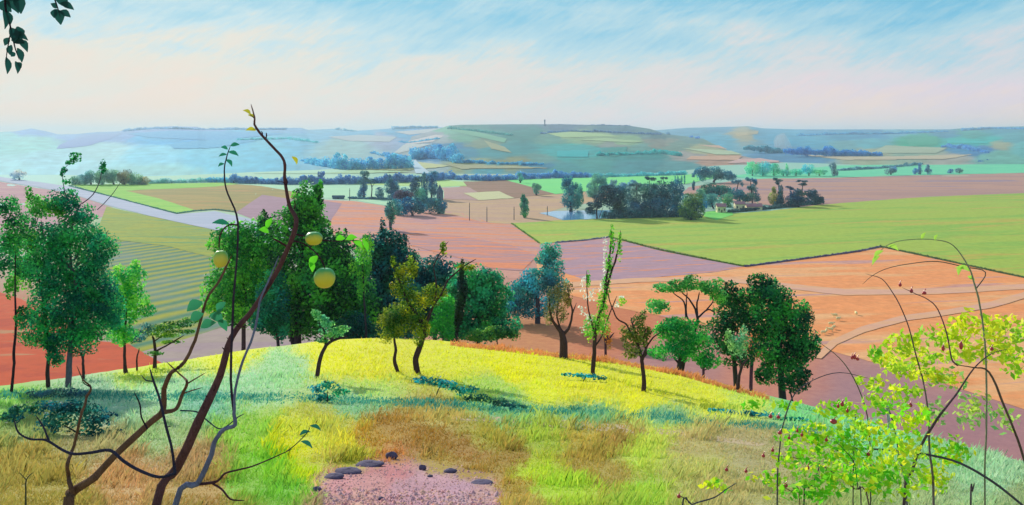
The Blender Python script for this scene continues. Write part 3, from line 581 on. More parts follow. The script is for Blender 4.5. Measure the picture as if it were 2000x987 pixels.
# smoke
def smoke(name, label, pts, dens, kindlab):
    b = MB()
    m, t, bs = newmat(name); t.nodes.remove(bs); global nt; nt = t
    v = N('ShaderNodeVolumePrincipled'); v.inputs['Color'].default_value = (.95, .97, 1, 1); v.inputs['Density'].default_value = dens
    L(v.outputs[0], t.nodes['Material Output'].inputs['Volume'])
    P_, r_ = np.array([p[:3] for p in pts], float), np.array([p[3] for p in pts], float)
    V, Q = tube(P_, r_, 12); b.add([tuple(x) for x in V], [tuple(q) for q in Q]); m_ = len(pts)
    b.f += [tuple(range(12))[::-1], tuple((m_-1)*12+i for i in range(12))]
    o = b.build(name, m, smooth=True); o['kind'] = 'stuff'; o['label'] = label
d = 1900
smoke('smoke', 'thin white smoke rising from the foot of the blue wood', [(*P(1554, 301, d), 1.5), (*P(1549, 296, d), 4), (*P(1541, 289, d), 8), (*P(1532, 281, d), 14), (*P(1522, 274, d), 19), (*P(1514, 270, d), 8)], .022, 'smoke')

# pale track up the hill on the left
def hill_sheet(name, poly, mat, H_, lift=3):
    V, fs, pr = sheet_faces(poly, H_.hit, lambda p, d: H_.z(p, (d-tab(p, H_.d0))/(tab(p, H_.d1)-tab(p, H_.d0))), 1, 8, 5, .8); V[:, 2] += lift
    return mesh_np(name, V, fs, mat, smooth=True, kind='structure')
hill_sheet('track', [(798, 303), (806, 301), (815, 318), (828, 330), (845, 344), (812, 344), (806, 325)], two('#b4c8d4', '#c0d0d8', amp=.04), HB, 1)

GV = 'trees of the grove around the turreted house'
TC1, TC2 = '#2c5068', '#507c88'
tree('conifer', 'tall pointed conifer with a shaggy top at the left of the far grove', 'tree', (711, 386), [(712, 341, 8, 8), (708, 352, 9, 8), (710, 365, 7, 10), (708, 378, 9, 9)], TC1, TC2, group=GV, leaf=2.2)
tree('umbrella_pine', 'flat-topped umbrella pine beside the tall conifer of the far grove', 'tree', (725, 386), [(722, 352, 12, 4), (733, 354, 11, 4)], TC1, '#44707c', [[(725, 386, 2.5), (726, 366, 2), (722, 355, 1.5)], [(726, 366, 1.5), (733, 356, 1.2)]], group=GV, leaf=2)
tree('broadleaf_tree', 'small round dark bush under the umbrella pine', 'tree', (743, 386), [(742, 377, 9, 9)], TC1, TC2, group=GV, leaf=2.2)
tree('broadleaf_tree', 'slate tree with a narrow top in the middle of the far grove', 'tree', (766, 387), [(762, 350, 6, 8), (760, 364, 10, 11), (771, 365, 9, 12), (768, 378, 12, 9)], TC1, '#4c8084', group=GV, leaf=2.2)
tree('broadleaf_tree', 'low broad bush between the narrow-topped and the windswept trees', 'tree', (790, 388), [(790, 376, 14, 8), (776, 382, 10, 6)], TC1, TC2, group=GV, leaf=2.2)
tree('windswept_pine', 'hooked dark pine right of the middle of the far grove', 'tree', (811, 388), [(817, 349, 9, 4), (812, 358, 8, 8), (808, 366, 7, 8), (814, 376, 10, 10)], '#284860', TC2, group=GV, leaf=2.2)
tree('poplar', 'slim pointed poplar between two windswept pines', 'tree', (829, 388), [(828, 345, 4, 8), (829, 362, 6, 14), (830, 378, 7, 9)], TC1, TC2, group=GV, leaf=2.2)
tree('windswept_pine', 'leaning pine with branches combed to the right, by the turret', 'tree', (843, 388), [(848, 338, 9, 3), (844, 344, 10, 4), (842, 355, 9, 9), (846, 370, 9, 14)], TC1, '#54848c', group=GV, leaf=2.2)
belt('hedge', 'long dark hedge along the front of the far grove', 'hedge', [(684, 389), (760, 391), (800, 392), (852, 391)], None, '#2c5468', '#44707c', 5, 6, leaf=2, kind=None)
# turreted house in the grove
d = gp(859, 392); s_ = d/F; o = P(859, 392, d); e = thing('turret', tuple(o), 'slate-blue round turret with a pointed roof at the right end of the grove', 'tower')
M_SLATE = mat_plain('slate_stone', A('#5c7484'), .9, .2, .5); M_SLATE2 = mat_plain('slate_roof', A('#4c6478'), .8, .2, .6)
b = MB(); b.lathe([(6.5*s_, -2), (6.5*s_, 17*s_), (6.3*s_, 17.2*s_)], 16); b.build('wall', M_SLATE, e)
b = MB(); b.lathe([(7.2*s_, 17.2*s_), (6.8*s_, 18.4*s_), (3.2*s_, 25*s_), (.2, 31*s_)], 16); b.build('roof', M_SLATE2, e)
M_DARKGLASS = mat_plain('dark_opening', A('#28323c'), .4, .1, 1)
for zz in (5, 12):
    b = MB(); b.box(-1*s_, 1*s_, -6.6*s_, -6.2*s_, zz*s_, (zz+2.6)*s_); b.build('window', M_DARKGLASS, e)
# barn on the pale meadow
d = gp(661, 389); s_ = d/F; o = P(661, 389, d); e = thing('barn', tuple(o), 'small low dark barn alone on the pale meadow', 'barn')
b = MB(); b.box(-11*s_, 11*s_, -3*s_, 3*s_, -1, 3.4*s_); b.build('wall', M_SLATE, e)
b = MB(); b.gable(-11*s_, 11*s_, -3*s_, 3*s_, 3.3*s_, 6.4*s_, .5, .3); b.build('roof', M_SLATE2, e)
b = MB(); b.box(-2*s_, 2*s_, -3.1*s_, -3.0*s_, 0, 2.6*s_); b.build('door', M_DARKGLASS, e)

# round clump in front of the grove
tree('broadleaf_tree', 'dark purple-brown round tree in the teal clump before the grove', 'tree', (790, 418), [(783, 384, 12, 11), (795, 386, 12, 10)], '#38303c', '#544c58', group='clump of trees in the rose field', leaf=2.4, tw=4)
tree('broadleaf_tree', 'teal tree leaning out at the left of the clump, its foot bare', 'tree', (764, 450), [(760, 412, 9, 16), (772, 403, 14, 12), (766, 425, 7, 14)], '#1c4c5c', '#3c8484', [[(764, 450, 6), (763, 430, 5), (765, 410, 3)]], group='clump of trees in the rose field', leaf=2.6)
tree('broadleaf_tree', 'broad teal tree at the middle of the clump', 'tree', (806, 422), [(800, 400, 20, 14), (815, 408, 20, 10), (788, 410, 16, 12)], '#1c4c5c', '#3c7c80', group='clump of trees in the rose field', leaf=2.6, tw=4)
tree('broadleaf_tree', 'narrow-headed teal tree rising behind the clump', 'tree', (825, 416), [(823, 382, 10, 12), (828, 395, 12, 14)], '#24585c', '#488c84', group='clump of trees in the rose field', leaf=2.6, tw=4)
tree('broadleaf_tree', 'rounded teal tree at the right end of the clump', 'tree', (856, 418), [(848, 402, 15, 14), (861, 404, 11, 13)], '#245460', '#408080', group='clump of trees in the rose field', leaf=2.6, tw=4)

# poles
M_POLE = mat_plain('weathered_pole', A('#4c6068'), .9, .2, 1)
for x, r0, r1, lab in ((917, 396, 431, 'leftmost and tallest bare pole in the tan field'), (951, 404, 434, 'second bare pole from the left, with a small bracket'), (1004, 404, 430, 'thin pole left of the cypress'), (1069, 403, 421, 'short pole at the near edge of the pond'), (683, 368, 392, 'lone thin pole at the left end of the grove hedge')):
    d = gp(x, r1); s_ = d/F; o = P(x, r1, d); e = thing('utility_pole', tuple(o), lab, 'pole', 'poles in the fields')
    b = MB(); b.lathe([(.8*s_, -1), (.7*s_, (r1-r0)*.6*s_), (.5*s_, (r1-r0)*s_)], 8); b.build('post', M_POLE, e)
    b = MB(); b.box(-1.4*s_, 1.4*s_, -.25*s_, .25*s_, (r1-r0)*.78*s_, (r1-r0)*.78*s_+.5*s_); b.build('crossbar', M_POLE, e)
tree('cypress', 'single green cypress in the tan field left of the pond', 'tree', (1024, 426), [(1022, 388, 5, 8), (1024, 400, 8, 12), (1025, 414, 8, 11)], '#1c5c48', '#3c8c5c', leaf=2.2)
tree('broadleaf_tree', 'small grey-green tree by the tip of the brown patch', 'tree', (1048, 382), [(1045, 366, 6, 7), (1052, 366, 5, 7), (1048, 373, 5, 7)], '#4c8078', '#649484', leaf=2)
tree('broadleaf_tree', 'tiny ragged tree on the far edge of the bright green strip', 'tree', (1016, 358), [(1014, 341, 4, 4), (1017, 349, 5, 6)], '#387880', '#549898', leaf=1.8)
tree('poplar', 'broad tall poplar standing at the head of the pond', 'tree', (1114, 414), [(1108, 352, 9, 10), (1112, 368, 15, 16), (1115, 388, 18, 16), (1118, 402, 13, 9)], '#245c60', '#48887c', group='poplars by the pond', leaf=2.6, tw=4)
tree('poplar', 'slim poplar close against the right side of the broad one', 'tree', (1128, 408), [(1131, 372, 7, 13), (1132, 390, 7, 14)], '#28605c', '#509080', group='poplars by the pond', leaf=2.4)
tree('poplar', 'pale twin-topped poplar behind the pond, left half', 'tree', (1160, 386), [(1166, 350, 9, 11), (1160, 366, 14, 14), (1158, 378, 14, 7)], '#447c80', '#5c948c', group='poplars by the pond', leaf=2.4)
tree('poplar', 'pale twin-topped poplar behind the pond, right half', 'tree', (1178, 386), [(1180, 352, 7, 10), (1178, 368, 9, 14)], '#447c80', '#5c948c', group='poplars by the pond', leaf=2.4)
DG1, DG2 = '#1c4450', '#3c6c70'
GG = 'trees of the dark grove beyond the green field'
tree('cedar', 'dark cedar reaching left over the pond, on a bare leaning trunk', 'tree', (1166, 428), [(1152, 412, 11, 7), (1162, 400, 14, 7), (1175, 390, 17, 10), (1190, 376, 18, 12), (1196, 396, 14, 14)], '#182c34', '#34565c', [[(1166, 428, 3.5), (1166, 408, 3), (1180, 388, 2)], [(1170, 426, 2), (1178, 405, 2)]], group=GG, leaf=2.6)
tree('broadleaf_tree', 'grey tree with twin rounded tops at the back of the dark grove', 'tree', (1200, 386), [(1199, 357, 6, 6), (1192, 366, 9, 8), (1214, 366, 12, 8), (1236, 360, 9, 8)], '#507480', '#6c8c94', group=GG, leaf=2.4)
tree('broadleaf_tree', 'darkest rounded tree at the left front of the dark grove', 'tree', (1212, 426), [(1208, 378, 18, 14), (1212, 400, 14, 20), (1203, 412, 12, 10)], '#183840', '#305c60', group=GG, leaf=2.6, tw=4)
tree('tall_pine', 'pine with a tall bare reddish trunk in the pale gap of the grove', 'tree', (1244, 414), [(1240, 361, 13, 4), (1248, 368, 9, 6), (1234, 372, 10, 6)], '#34545c', '#4c6c74', [[(1245, 414, 3), (1244, 390, 2.4), (1243, 362, 2)]], group=GG, leaf=2.4, tcol='#6c4c5c')
tree('broadleaf_tree', 'grey-green tree filling the middle of the dark grove', 'tree', (1240, 424), [(1234, 392, 15, 16), (1236, 410, 16, 13), (1252, 404, 12, 14)], '#30545c', '#54787c', group=GG, leaf=2.6, tw=4)
tree('broadleaf_tree', 'tall rounded tree just right of the bare reddish trunk', 'tree', (1270, 424), [(1268, 374, 18, 15), (1270, 398, 17, 20), (1272, 414, 13, 9)], DG1, DG2, group=GG, leaf=2.6, tw=4)
tree('umbrella_pine', 'small umbrella pine spreading above the roofline of the dark grove', 'tree', (1271, 410), [(1264, 348, 5, 3), (1274, 350, 9, 3)], '#24404c', '#3c5c64', [[(1271, 410, 2), (1270, 370, 1.8), (1268, 350, 1.4)]], group=GG, leaf=1.8)
tree('umbrella_pine', 'tiny two-headed umbrella pine on top of the dark grove', 'tree', (1297, 410), [(1294, 348, 4, 2.5), (1301, 348, 3, 2.5)], '#24404c', '#3c5c64', [[(1297, 410, 2), (1297, 370, 1.8), (1296, 350, 1.2)]], group=GG, leaf=1.8)
tree('broadleaf_tree', 'broad teal tree right of centre in the dark grove', 'tree', (1296, 423), [(1294, 372, 18, 16), (1296, 394, 18, 18), (1290, 412, 16, 10)], '#1c4448', '#38706c', group=GG, leaf=2.6, tw=4)
tree('broadleaf_tree', 'rounded tree closing the dark grove at its right end', 'tree', (1321, 421), [(1320, 366, 15, 14), (1322, 388, 15, 18), (1318, 408, 16, 12)], '#204c54', '#3c7074', group=GG, leaf=2.6, tw=4)
for x, lab in ((1319, 'first of the four tiny cypresses above the grove, from the left'), (1324, 'second of the four tiny cypresses above the grove, from the left'), (1331, 'third and widest of the four tiny cypresses above the grove'), (1337, 'last and shortest of the four tiny cypresses above the grove')):
    tree('cypress', lab, 'tree', (x, 360), [(x, 351, 1.8, 7)], '#3c7c74', '#5c9880', group='tiny cypresses above the grove', leaf=1.5, tw=1.2)
tree('broadleaf_tree', 'wide dome-shaped dark teal tree beyond the brown field edge', 'tree', (1394, 357), [(1372, 340, 14, 12), (1390, 338, 20, 12), (1412, 342, 18, 11), (1428, 346, 10, 7)], '#285c6c', '#3c7c84', leaf=2.4, tw=4)
tree('tall_pine', 'thin straight pine left of the wide dome-shaped tree', 'tree', (1355, 372), [(1355, 342, 4, 4), (1355, 362, 3, 9)], '#2c5864', '#3c7078', leaf=1.8)
tree('broadleaf_tree', 'big egg-shaped tree, sunlit green and brown, standing free in front of the farm', 'tree', (1350, 430), [(1352, 392, 19, 13), (1340, 408, 16, 16), (1358, 408, 18, 18), (1350, 420, 19, 9)], '#1c5048', '#607c38', leaf=2.6, tw=4)
GF = 'trees around the farmhouses'
tree('broadleaf_tree', 'pale teal tree just right of the egg-shaped tree', 'tree', (1372, 412), [(1370, 384, 8, 10), (1366, 376, 8, 8), (1374, 398, 8, 10)], '#3c7478', '#5c908c', group=GF, leaf=2.4)
tree('broadleaf_tree', 'broad dark green tree behind the first farmhouse', 'tree', (1392, 402), [(1392, 370, 26, 10), (1384, 382, 16, 12), (1410, 374, 18, 11)], '#1c504c', '#3c7868', group=GF, leaf=2.6, tw=4)
tree('broadleaf_tree', 'small olive-green tree directly left of the first farmhouse', 'tree', (1394, 408), [(1393, 391, 14, 11), (1384, 398, 8, 8)], '#447060', '#649078', group=GF, leaf=2.4)
tree('broadleaf_tree', 'green-topped small tree between the two farmhouses', 'tree', (1422, 405), [(1420, 387, 12, 9), (1424, 396, 9, 8)], '#40745c', '#6c9c6c', group=GF, leaf=2.4)
tree('broadleaf_tree', 'dark tree above the second farmhouse', 'tree', (1444, 400), [(1440, 378, 14, 10), (1450, 388, 14, 9)], '#204c54', '#3c706c', group=GF, leaf=2.4)
tree('windswept_pine', 'palm-like pine with drooping head left of the taller one behind the farm', 'tree', (1440, 398), [(1434, 356, 5, 3), (1444, 355, 7, 4), (1450, 360, 3, 4)], '#3c6070', '#547884', [[(1440, 398, 2), (1440, 370, 2), (1442, 355, 1.4)]], group=GF, leaf=2)
tree('windswept_pine', 'tallest palm-like pine with branches blown right, behind the farm', 'tree', (1470, 400), [(1460, 350, 5, 3), (1468, 352, 9, 4), (1476, 358, 4, 4), (1470, 368, 9, 7), (1472, 384, 12, 11)], '#2c5460', '#48747c', [[(1470, 400, 3), (1468, 375, 2), (1466, 352, 1.5)]], group=GF, leaf=2.2)
tree('shrub', 'yellow-olive upright shrub against the brown field', 'shrub', (1511, 402), [(1512, 372, 4, 8), (1511, 388, 9, 11)], '#78783c', '#b0a04c', group=GF, leaf=2.2)
tree('conifer', 'dark pointed conifer right of the yellow-olive shrub', 'tree', (1524, 403), [(1525, 370, 4, 9), (1524, 384, 8, 10), (1525, 395, 11, 9)], '#20404c', '#38606c', group=GF, leaf=2.2)
tree('windswept_pine', 'ragged palm-like pine above the dark conifer', 'tree', (1520, 400), [(1514, 350, 5, 2.5), (1522, 353, 7, 3), (1519, 358, 5, 3)], '#2c4454', '#40606c', [[(1519, 400, 2), (1521, 372, 1.8), (1519, 352, 1.4)]], group=GF, leaf=1.8)
tree('windswept_pine', 'flat ragged pine topping the dark thicket at the right', 'tree', (1566, 402), [(1560, 354, 6, 2.2), (1572, 354, 7, 2.2), (1568, 360, 8, 3)], '#2c4454', '#40606c', [[(1566, 402, 2.4), (1567, 375, 2), (1568, 355, 1.4)]], group=GF, leaf=1.8)
tree('windswept_pine', 'low pine stub left of the flat ragged pine', 'tree', (1546, 402), [(1540, 366, 6, 2.2), (1546, 368, 5, 3)], '#2c4858', '#40606c', [[(1545, 402, 2), (1544, 382, 1.6), (1543, 366, 1.2)]], group=GF, leaf=1.8)
tree('shrub', 'wide dark thicket under the flat ragged pine', 'shrub', (1560, 405), [(1556, 378, 14, 10), (1562, 392, 20, 10), (1548, 392, 12, 10)], '#1c3c4c', '#345860', group=GF, leaf=2.4, tw=3)
tree('shrub', 'dark sloping thicket at the far right end of the farm trees', 'shrub', (1592, 401), [(1584, 378, 11, 9), (1592, 388, 14, 11), (1602, 391, 8, 8)], '#1c3c4c', '#345860', group=GF, leaf=2.4, tw=3)
belt('hedge', 'dark hedge curving along the top of the green field by the farm', 'hedge', [(1425, 416), (1470, 412), (1520, 407), (1608, 398)], None, '#243c44', '#40605c', 7, 7, leaf=2.2, kind=None)
GH = 'green trees in the far hedge row'
for x, y, rx, ry, lab in ((1470, 329, 13, 12, 'square-topped green tree at the left end of the far green hedge row'), (1490, 328, 14, 13, 'widest green tree of the far hedge row'), (1511, 331, 11, 10, 'third green tree of the far hedge row, from the left'), (1537, 330, 3, 12, 'thin green spire in the far hedge row'), (1530, 337, 13, 6, 'low green bush under the thin spire of the hedge row'), (1555, 336, 13, 6, 'low green bush right of the thin spire of the hedge row'), (1580, 331, 12, 9, 'pointed green tree right of the thin spire'), (1600, 337, 14, 5, 'last low green bush of the hedge row')):
    tree('broadleaf_tree', lab, 'tree', (x, 344), [(x, y, rx, ry)], '#48a890', '#6cc0a0', group=GH, leaf=2.2, tw=2)
GS = 'single trees beside the far green field'
for x, b_, bl, lab in ((1629, 345, [(1627, 327, 7, 8), (1630, 337, 6, 8)], 'tall ragged tree at the left end of the far brown field edge'),
    (1740, 342, [(1736, 334, 9, 6), (1744, 331, 7, 6)], 'broad tree halfway along the edge of the far brown field'),
    (1787, 341, [(1787, 335, 4, 6)], 'smallest left tree of the three close together'), (1797, 341, [(1797, 325, 3, 6), (1797, 334, 4.5, 7)], 'tall middle tree of the three close together'),
    (1812, 341, [(1811, 328, 4, 6), (1813, 335, 6, 5)], 'pointed right tree of the three close together'), (1857, 339, [(1857, 335, 6, 4)], 'left round bush of the pair at the far right'), (1874, 339, [(1874, 334, 7, 5)], 'right round bush of the pair at the far right')):
    tree('broadleaf_tree', lab, 'tree', (x, b_), bl, '#4c6c80', '#648490', group=GS, leaf=2.0, tw=2)

# farmhouses
M_CREAM = mat_plain('cream_render', A('#ecdcb0'), .9, .15, .6); M_TILE = mat_plain('pink_tiles', A('#b07c88'), .85, .25, 1.5); M_SHUT = mat_plain('shutter', A('#7c6858'), .7, .1, 2)
def house(x, r, w, h, rh, dep, label, door=True, rz=0.0, rx=None):
    d = gp(x, r); s_ = d/F; o = P(x, r, d); e = thing('farmhouse', tuple(o), label, 'house', 'farmhouses', rz); w, h, rh, dep = w*s_, h*s_, rh*s_, dep*s_
    b = MB(); b.box(-w/2, w/2, -dep/2, dep/2, -2, h); b.add([(-w/2, -dep/2, h), (-w/2, dep/2, h), (-w/2, 0, h+rh*.95), (w/2, -dep/2, h), (w/2, dep/2, h), (w/2, 0, h+rh*.95)], [(0, 1, 2), (3, 5, 4)])
    b.build('wall', M_CREAM, e)
    b = MB(); b.gable(-w/2, w/2, -dep/2, dep/2, h+.05, h+rh, .35, .25); rf = b.build('roof', M_TILE, e)
    b = MB(); b.box(w*.2, w*.28, -.4, .4, h+rh*.8, h+rh+1.0); b.build('chimney', M_CREAM, rf)
    for k in ((-.3, .3) if w > 4 else (.25,)):
        b = MB(); b.box(k*w-.4, k*w+.4, -dep/2-.06, -dep/2+.02, h*.4, h*.75); b.build('window', M_DARKGLASS, e)
    if door: b = MB(); b.box(-.45, .45, -dep/2-.06, -dep/2+.02, -.1, min(2.1, h*.75)); b.build('door', M_SHUT, e)
    b = MB(); b.box(-w/2-.06, -w/2+.02, -.5, .5, h*.4, h*.75); b.build('window', M_DARKGLASS, e)
house(1408, 416, 17, 12, 6, 14, 'cream farmhouse with a pink tiled roof, the left one of the farm')
house(1444, 412, 19, 13, 5, 14, 'taller cream farmhouse with a pink roof, in the middle of the farm')
house(1472, 411, 30, 7, 6, 14, 'long low building under a pink roof at the right of the farm')
field('farm_lawn', [(1372, 416), (1400, 412), (1430, 416), (1432, 421), (1400, 431), (1376, 424)], two('#74cc60', '#84d468'), 6)
# hedges bounding the big green field
def fieldhedge(label, line, c1, c2, w=3.2, h=2.6):
    xs = []; 
    for (x0, y0), (x1, y1) in zip(line, line[1:]):
        n = int(math.hypot(x1-x0, y1-y0)/2.2); t = np.arange(n)/n; xs.append(np.stack([x0+(x1-x0)*t, y0+(y1-y0)*t], 1))
    q = np.vstack(xs); Ps, Ns, Ts = [], [], []
    D = hit(q[:, 0], q[:, 1])
    for (x, y), d in zip(q, D):
        p, n, t = crown_pts([(x, y-h*.4, w*.6, h*RNG.uniform(.5, .9), 0)], d, 1.4, 6); Ps.append(p); Ns.append(n); Ts.append(t)
    Pn, Nn, T = np.vstack(Ps), np.vstack(Ns), np.concatenate(Ts); a, b = np.array(A(c1, LK2)), np.array(A(c2, LK2))
    o = leaf_mesh('hedge', Pn, Nn, 1.7*Pn[:, 1]/F, a+(b-a)*T[:, None], M_FARLEAF, None, (0, 0, 0), .7); tag(o, label, 'hedge', 'low hedges bounding the big green field')
fieldhedge('low green hedge down the left side of the big green field', [(1000, 438), (1055, 477)], '#4c6c38', '#6c8c40')
fieldhedge('grey-violet low hedge between the clump and the white-blossomed tree', [(1085, 475), (1140, 471), (1190, 464)], '#545c70', '#646880')
fieldhedge('long dark green hedge descending right to the field corner', [(1190, 464), (1290, 490), (1380, 508), (1455, 522)], '#40582c', '#5c7834', 3.6, 3.2)
fieldhedge('violet low hedge rising to the peak of the orange field', [(1455, 522), (1600, 503), (1680, 492), (1720, 483)], '#4c4868', '#5c5878', 3.6, 3.2)
fieldhedge('dark green hedge descending to the right edge of the picture', [(1720, 483), (1850, 511), (1950, 533), (2080, 560)], '#44583c', '#5c7048', 3.6, 3.2)
fieldhedge('thin dark hedge below the green strip beside the road', [(136, 364), (240, 391), (345, 418), (380, 413), (420, 410), (460, 415)], '#3c6c64', '#4c7c70', 2.6, 2.2)
# sheep
M_WOOL = mat_plain('wool', A('#f0e4a8'), .95, .15, 6); M_FACE = mat_plain('sheep_face', A('#cfc090'), .9, .1, 6)
for i, (x, y, a, lab) in enumerate(((1608, 654, .3, 'leftmost cream sheep, lowest of the flock'), (1614, 651, 1.2, 'cream sheep close right of the leftmost one'), (1622, 648, 2.6, 'cream sheep in the middle of the lower flock'), (1628, 644, .8, 'cream sheep at the right of the lower flock'), (1623, 637, 0, 'cream sheep just above the lower flock'), (1631, 620, 2.9, 'upper left cream sheep of the small upper group'), (1637, 627, .5, 'lower cream sheep of the small upper group'), (1672, 616, 1.5, 'cream sheep standing apart at the right'))):
    d = gp(x, y); o = P(x, y, d); e = thing('sheep', tuple(o), lab, 'sheep', 'flock of sheep on the orange field', a); n = 12
    b = MB()
    prof = [(-.52, .06), (-.5, .16), (-.38, .26), (-.1, .29), (.2, .27), (.4, .22), (.5, .14), (.58, .13), (.66, .11), (.74, .10), (.84, .07), (.88, .02)]
    zc_ = [.55]*6+[.6, .68, .74, .74, .70, .68]
    vs = [(px_, r_*math.cos(2*math.pi*k/n)*.85, zz+r_*math.sin(2*math.pi*k/n)) for (px_, r_), zz in zip(prof, zc_) for k in range(n)]
    b.add(vs, [(j*n+k, j*n+(k+1) % n, (j+1)*n+(k+1) % n, (j+1)*n+k) for j in range(len(prof)-1) for k in range(n)]+[tuple(range(n))[::-1], tuple((len(prof)-1)*n+k for k in range(n))])
    for lx in (-.36, .34):
        for ly in (-.13, .13):
            b.add([(lx+r_*math.cos(k*math.pi/3), ly+r_*math.sin(k*math.pi/3), z_) for r_, z_ in ((.035, -.02), (.04, .22), (.075, .42)) for k in range(6)],
                  [(j*6+k, j*6+(k+1) % 6, (j+1)*6+(k+1) % 6, (j+1)*6+k) for j in range(2) for k in range(6)])
    for sy_ in (-1, 1): b.add([(.70, .08*sy_, .80), (.76, .08*sy_, .80), (.70, .2*sy_, .76), (.73, .08*sy_, .74)], [(0, 1, 2), (1, 3, 2), (0, 2, 3), (0, 3, 1)])
    bo = b.build('body', M_WOOL, e, smooth=True); e.scale = (1.15, 1.15, 1.15)

# ------------------------------------------------------------------ trees in the hollow behind the brow
tree('broadleaf_tree', 'teal tree with a small round head rising behind the hollow, casting violet shade', 'tree', (1050, 632), [(1074, 492, 22, 15), (1068, 505, 20, 14), (1080, 530, 24, 24), (1048, 552, 34, 24), (1018, 568, 30, 26), (1082, 562, 26, 26), (1035, 598, 46, 22), (1000, 600, 26, 18)], '#10504c', '#34948c', leaf=4, dens=6, tw=9)
GB = 'dark trees massed behind the brow of the meadow'
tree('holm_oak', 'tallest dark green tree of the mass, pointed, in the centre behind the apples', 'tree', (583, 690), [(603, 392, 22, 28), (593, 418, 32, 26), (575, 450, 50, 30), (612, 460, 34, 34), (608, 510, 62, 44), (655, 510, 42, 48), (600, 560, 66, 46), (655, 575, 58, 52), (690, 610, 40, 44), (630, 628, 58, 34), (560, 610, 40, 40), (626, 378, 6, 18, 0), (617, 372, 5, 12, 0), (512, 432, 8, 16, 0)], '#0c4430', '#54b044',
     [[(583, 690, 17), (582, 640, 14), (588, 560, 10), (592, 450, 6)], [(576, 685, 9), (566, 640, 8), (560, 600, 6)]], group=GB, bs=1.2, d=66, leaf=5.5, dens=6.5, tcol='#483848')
tree('broadleaf_tree', 'lighter green tree at the left of the mass, behind the lowest apple', 'tree', (475, 695), [(462, 470, 42, 26), (500, 470, 36, 30), (470, 515, 48, 36), (452, 560, 42, 34), (500, 560, 42, 40), (440, 600, 34, 26), (490, 612, 38, 26), (528, 520, 30, 50)], '#1c742c', '#74cc48', [[(474, 695, 9), (476, 640, 8), (478, 560, 6), (470, 500, 4)]], group=GB, bs=1.2, d=68, leaf=5.5, dens=5.5, tcol='#503c48')
tree('broadleaf_tree', 'teal hanging tree between the lighter green one and the thick trunk', 'tree', (545, 690), [(535, 590, 26, 44), (548, 640, 14, 24), (520, 620, 24, 22)], '#106050', '#2c9474', [[(548, 690, 7), (541, 650, 6), (538, 600, 4)]], group=GB, bs=1.2, d=63, leaf=5, dens=5.5, tcol='#503c48')
tree('holm_oak', 'dark blue-green tree with a spiky top right of the tallest one', 'tree', (762, 690), [(752, 478, 34, 24), (735, 505, 30, 28), (775, 510, 34, 30), (752, 540, 48, 36), (780, 560, 44, 34), (735, 590, 44, 42), (790, 600, 46, 46), (750, 628, 52, 34), (748, 452, 5, 20, 0), (700, 640, 20, 18)], '#0c4444', '#34887c', group=GB, bs=1.2, d=72, leaf=5.5, dens=6.5, tw=12)
tree('broadleaf_tree', 'bright green narrow spray of foliage hanging between the two darkest trees', 'tree', (716, 700), [(712, 490, 15, 22), (704, 520, 16, 22), (706, 555, 8, 22)], '#3c8c34', '#84c844', [[(716, 700, 5), (712, 600, 4), (708, 510, 3)]], group=GB, bs=1.2, d=62, leaf=4.5, dens=3.5)
tree('broadleaf_tree', 'teal-headed tree behind the olive fruit tree', 'tree', (850, 690), [(838, 535, 32, 28), (868, 530, 28, 22), (850, 570, 44, 34), (862, 610, 44, 36), (820, 620, 34, 34), (815, 560, 24, 30), (885, 570, 26, 30)], '#145054', '#3c8c7c', group=GB, bs=1.2, d=74, leaf=5.5, dens=5.5, tw=10)
tree('broadleaf_tree', 'large rounded deep green tree at the right end of the mass', 'tree', (935, 690), [(925, 545, 38, 24), (950, 570, 38, 30), (965, 605, 30, 36), (920, 590, 44, 40), (940, 635, 54, 24), (890, 640, 30, 24)], '#0c6450', '#40b46c', group=GB, bs=1.2, d=70, leaf=5.5, dens=6.5, tw=12)
tree('shrub', 'bright green low shrub between the olive tree and the black cypress', 'shrub', (865, 680), [(868, 610, 20, 24), (862, 640, 24, 20)], '#248c3c', '#58bc4c', group=GB, bs=1.2, d=63, leaf=4.5, dens=5)
tree('cypress', 'slim almost black cypress standing against the rounded green tree', 'tree', (892, 680), [(903, 530, 4, 22, 0), (902, 565, 8, 24, 0), (897, 600, 8, 26, 0), (893, 632, 5, 20, 0)], '#0c2420', '#1c4438', [[(890, 680, 4), (893, 640, 3), (901, 560, 2), (904, 515, 1.5)]], group=GB, bs=1.2, d=61, leaf=3.5, dens=7)
tree('holm_oak', 'dark green tree with two heads at the left of the right-hand group', 'tree', (1440, 770), [(1422, 575, 26, 22), (1432, 612, 34, 32), (1415, 650, 34, 34), (1440, 690, 32, 26)], '#0c3828', '#2c7c40', group='dark trees at the right behind the brow', d=54, leaf=5, dens=5.5, tw=8)
tree('holm_oak', 'largest dark tree of the right-hand group, its top bright green', 'tree', (1530, 790), [(1490, 548, 26, 14), (1478, 575, 34, 20), (1516, 580, 38, 26), (1490, 620, 46, 36), (1545, 620, 36, 38), (1560, 665, 34, 38), (1510, 670, 44, 36), (1530, 715, 38, 26), (1560, 690, 30, 24)], '#0c4834', '#44ac50', group='dark trees at the right behind the brow', d=53, leaf=5.2, dens=6.5, tw=12)
tree('shrub', 'dark round shrub at the foot of the largest right-hand tree', 'shrub', (1552, 800), [(1548, 748, 30, 18), (1565, 735, 18, 14), (1500, 735, 22, 16)], '#0c4030', '#2c8444', group='dark trees at the right behind the brow', d=51, leaf=4.6, dens=5.5)
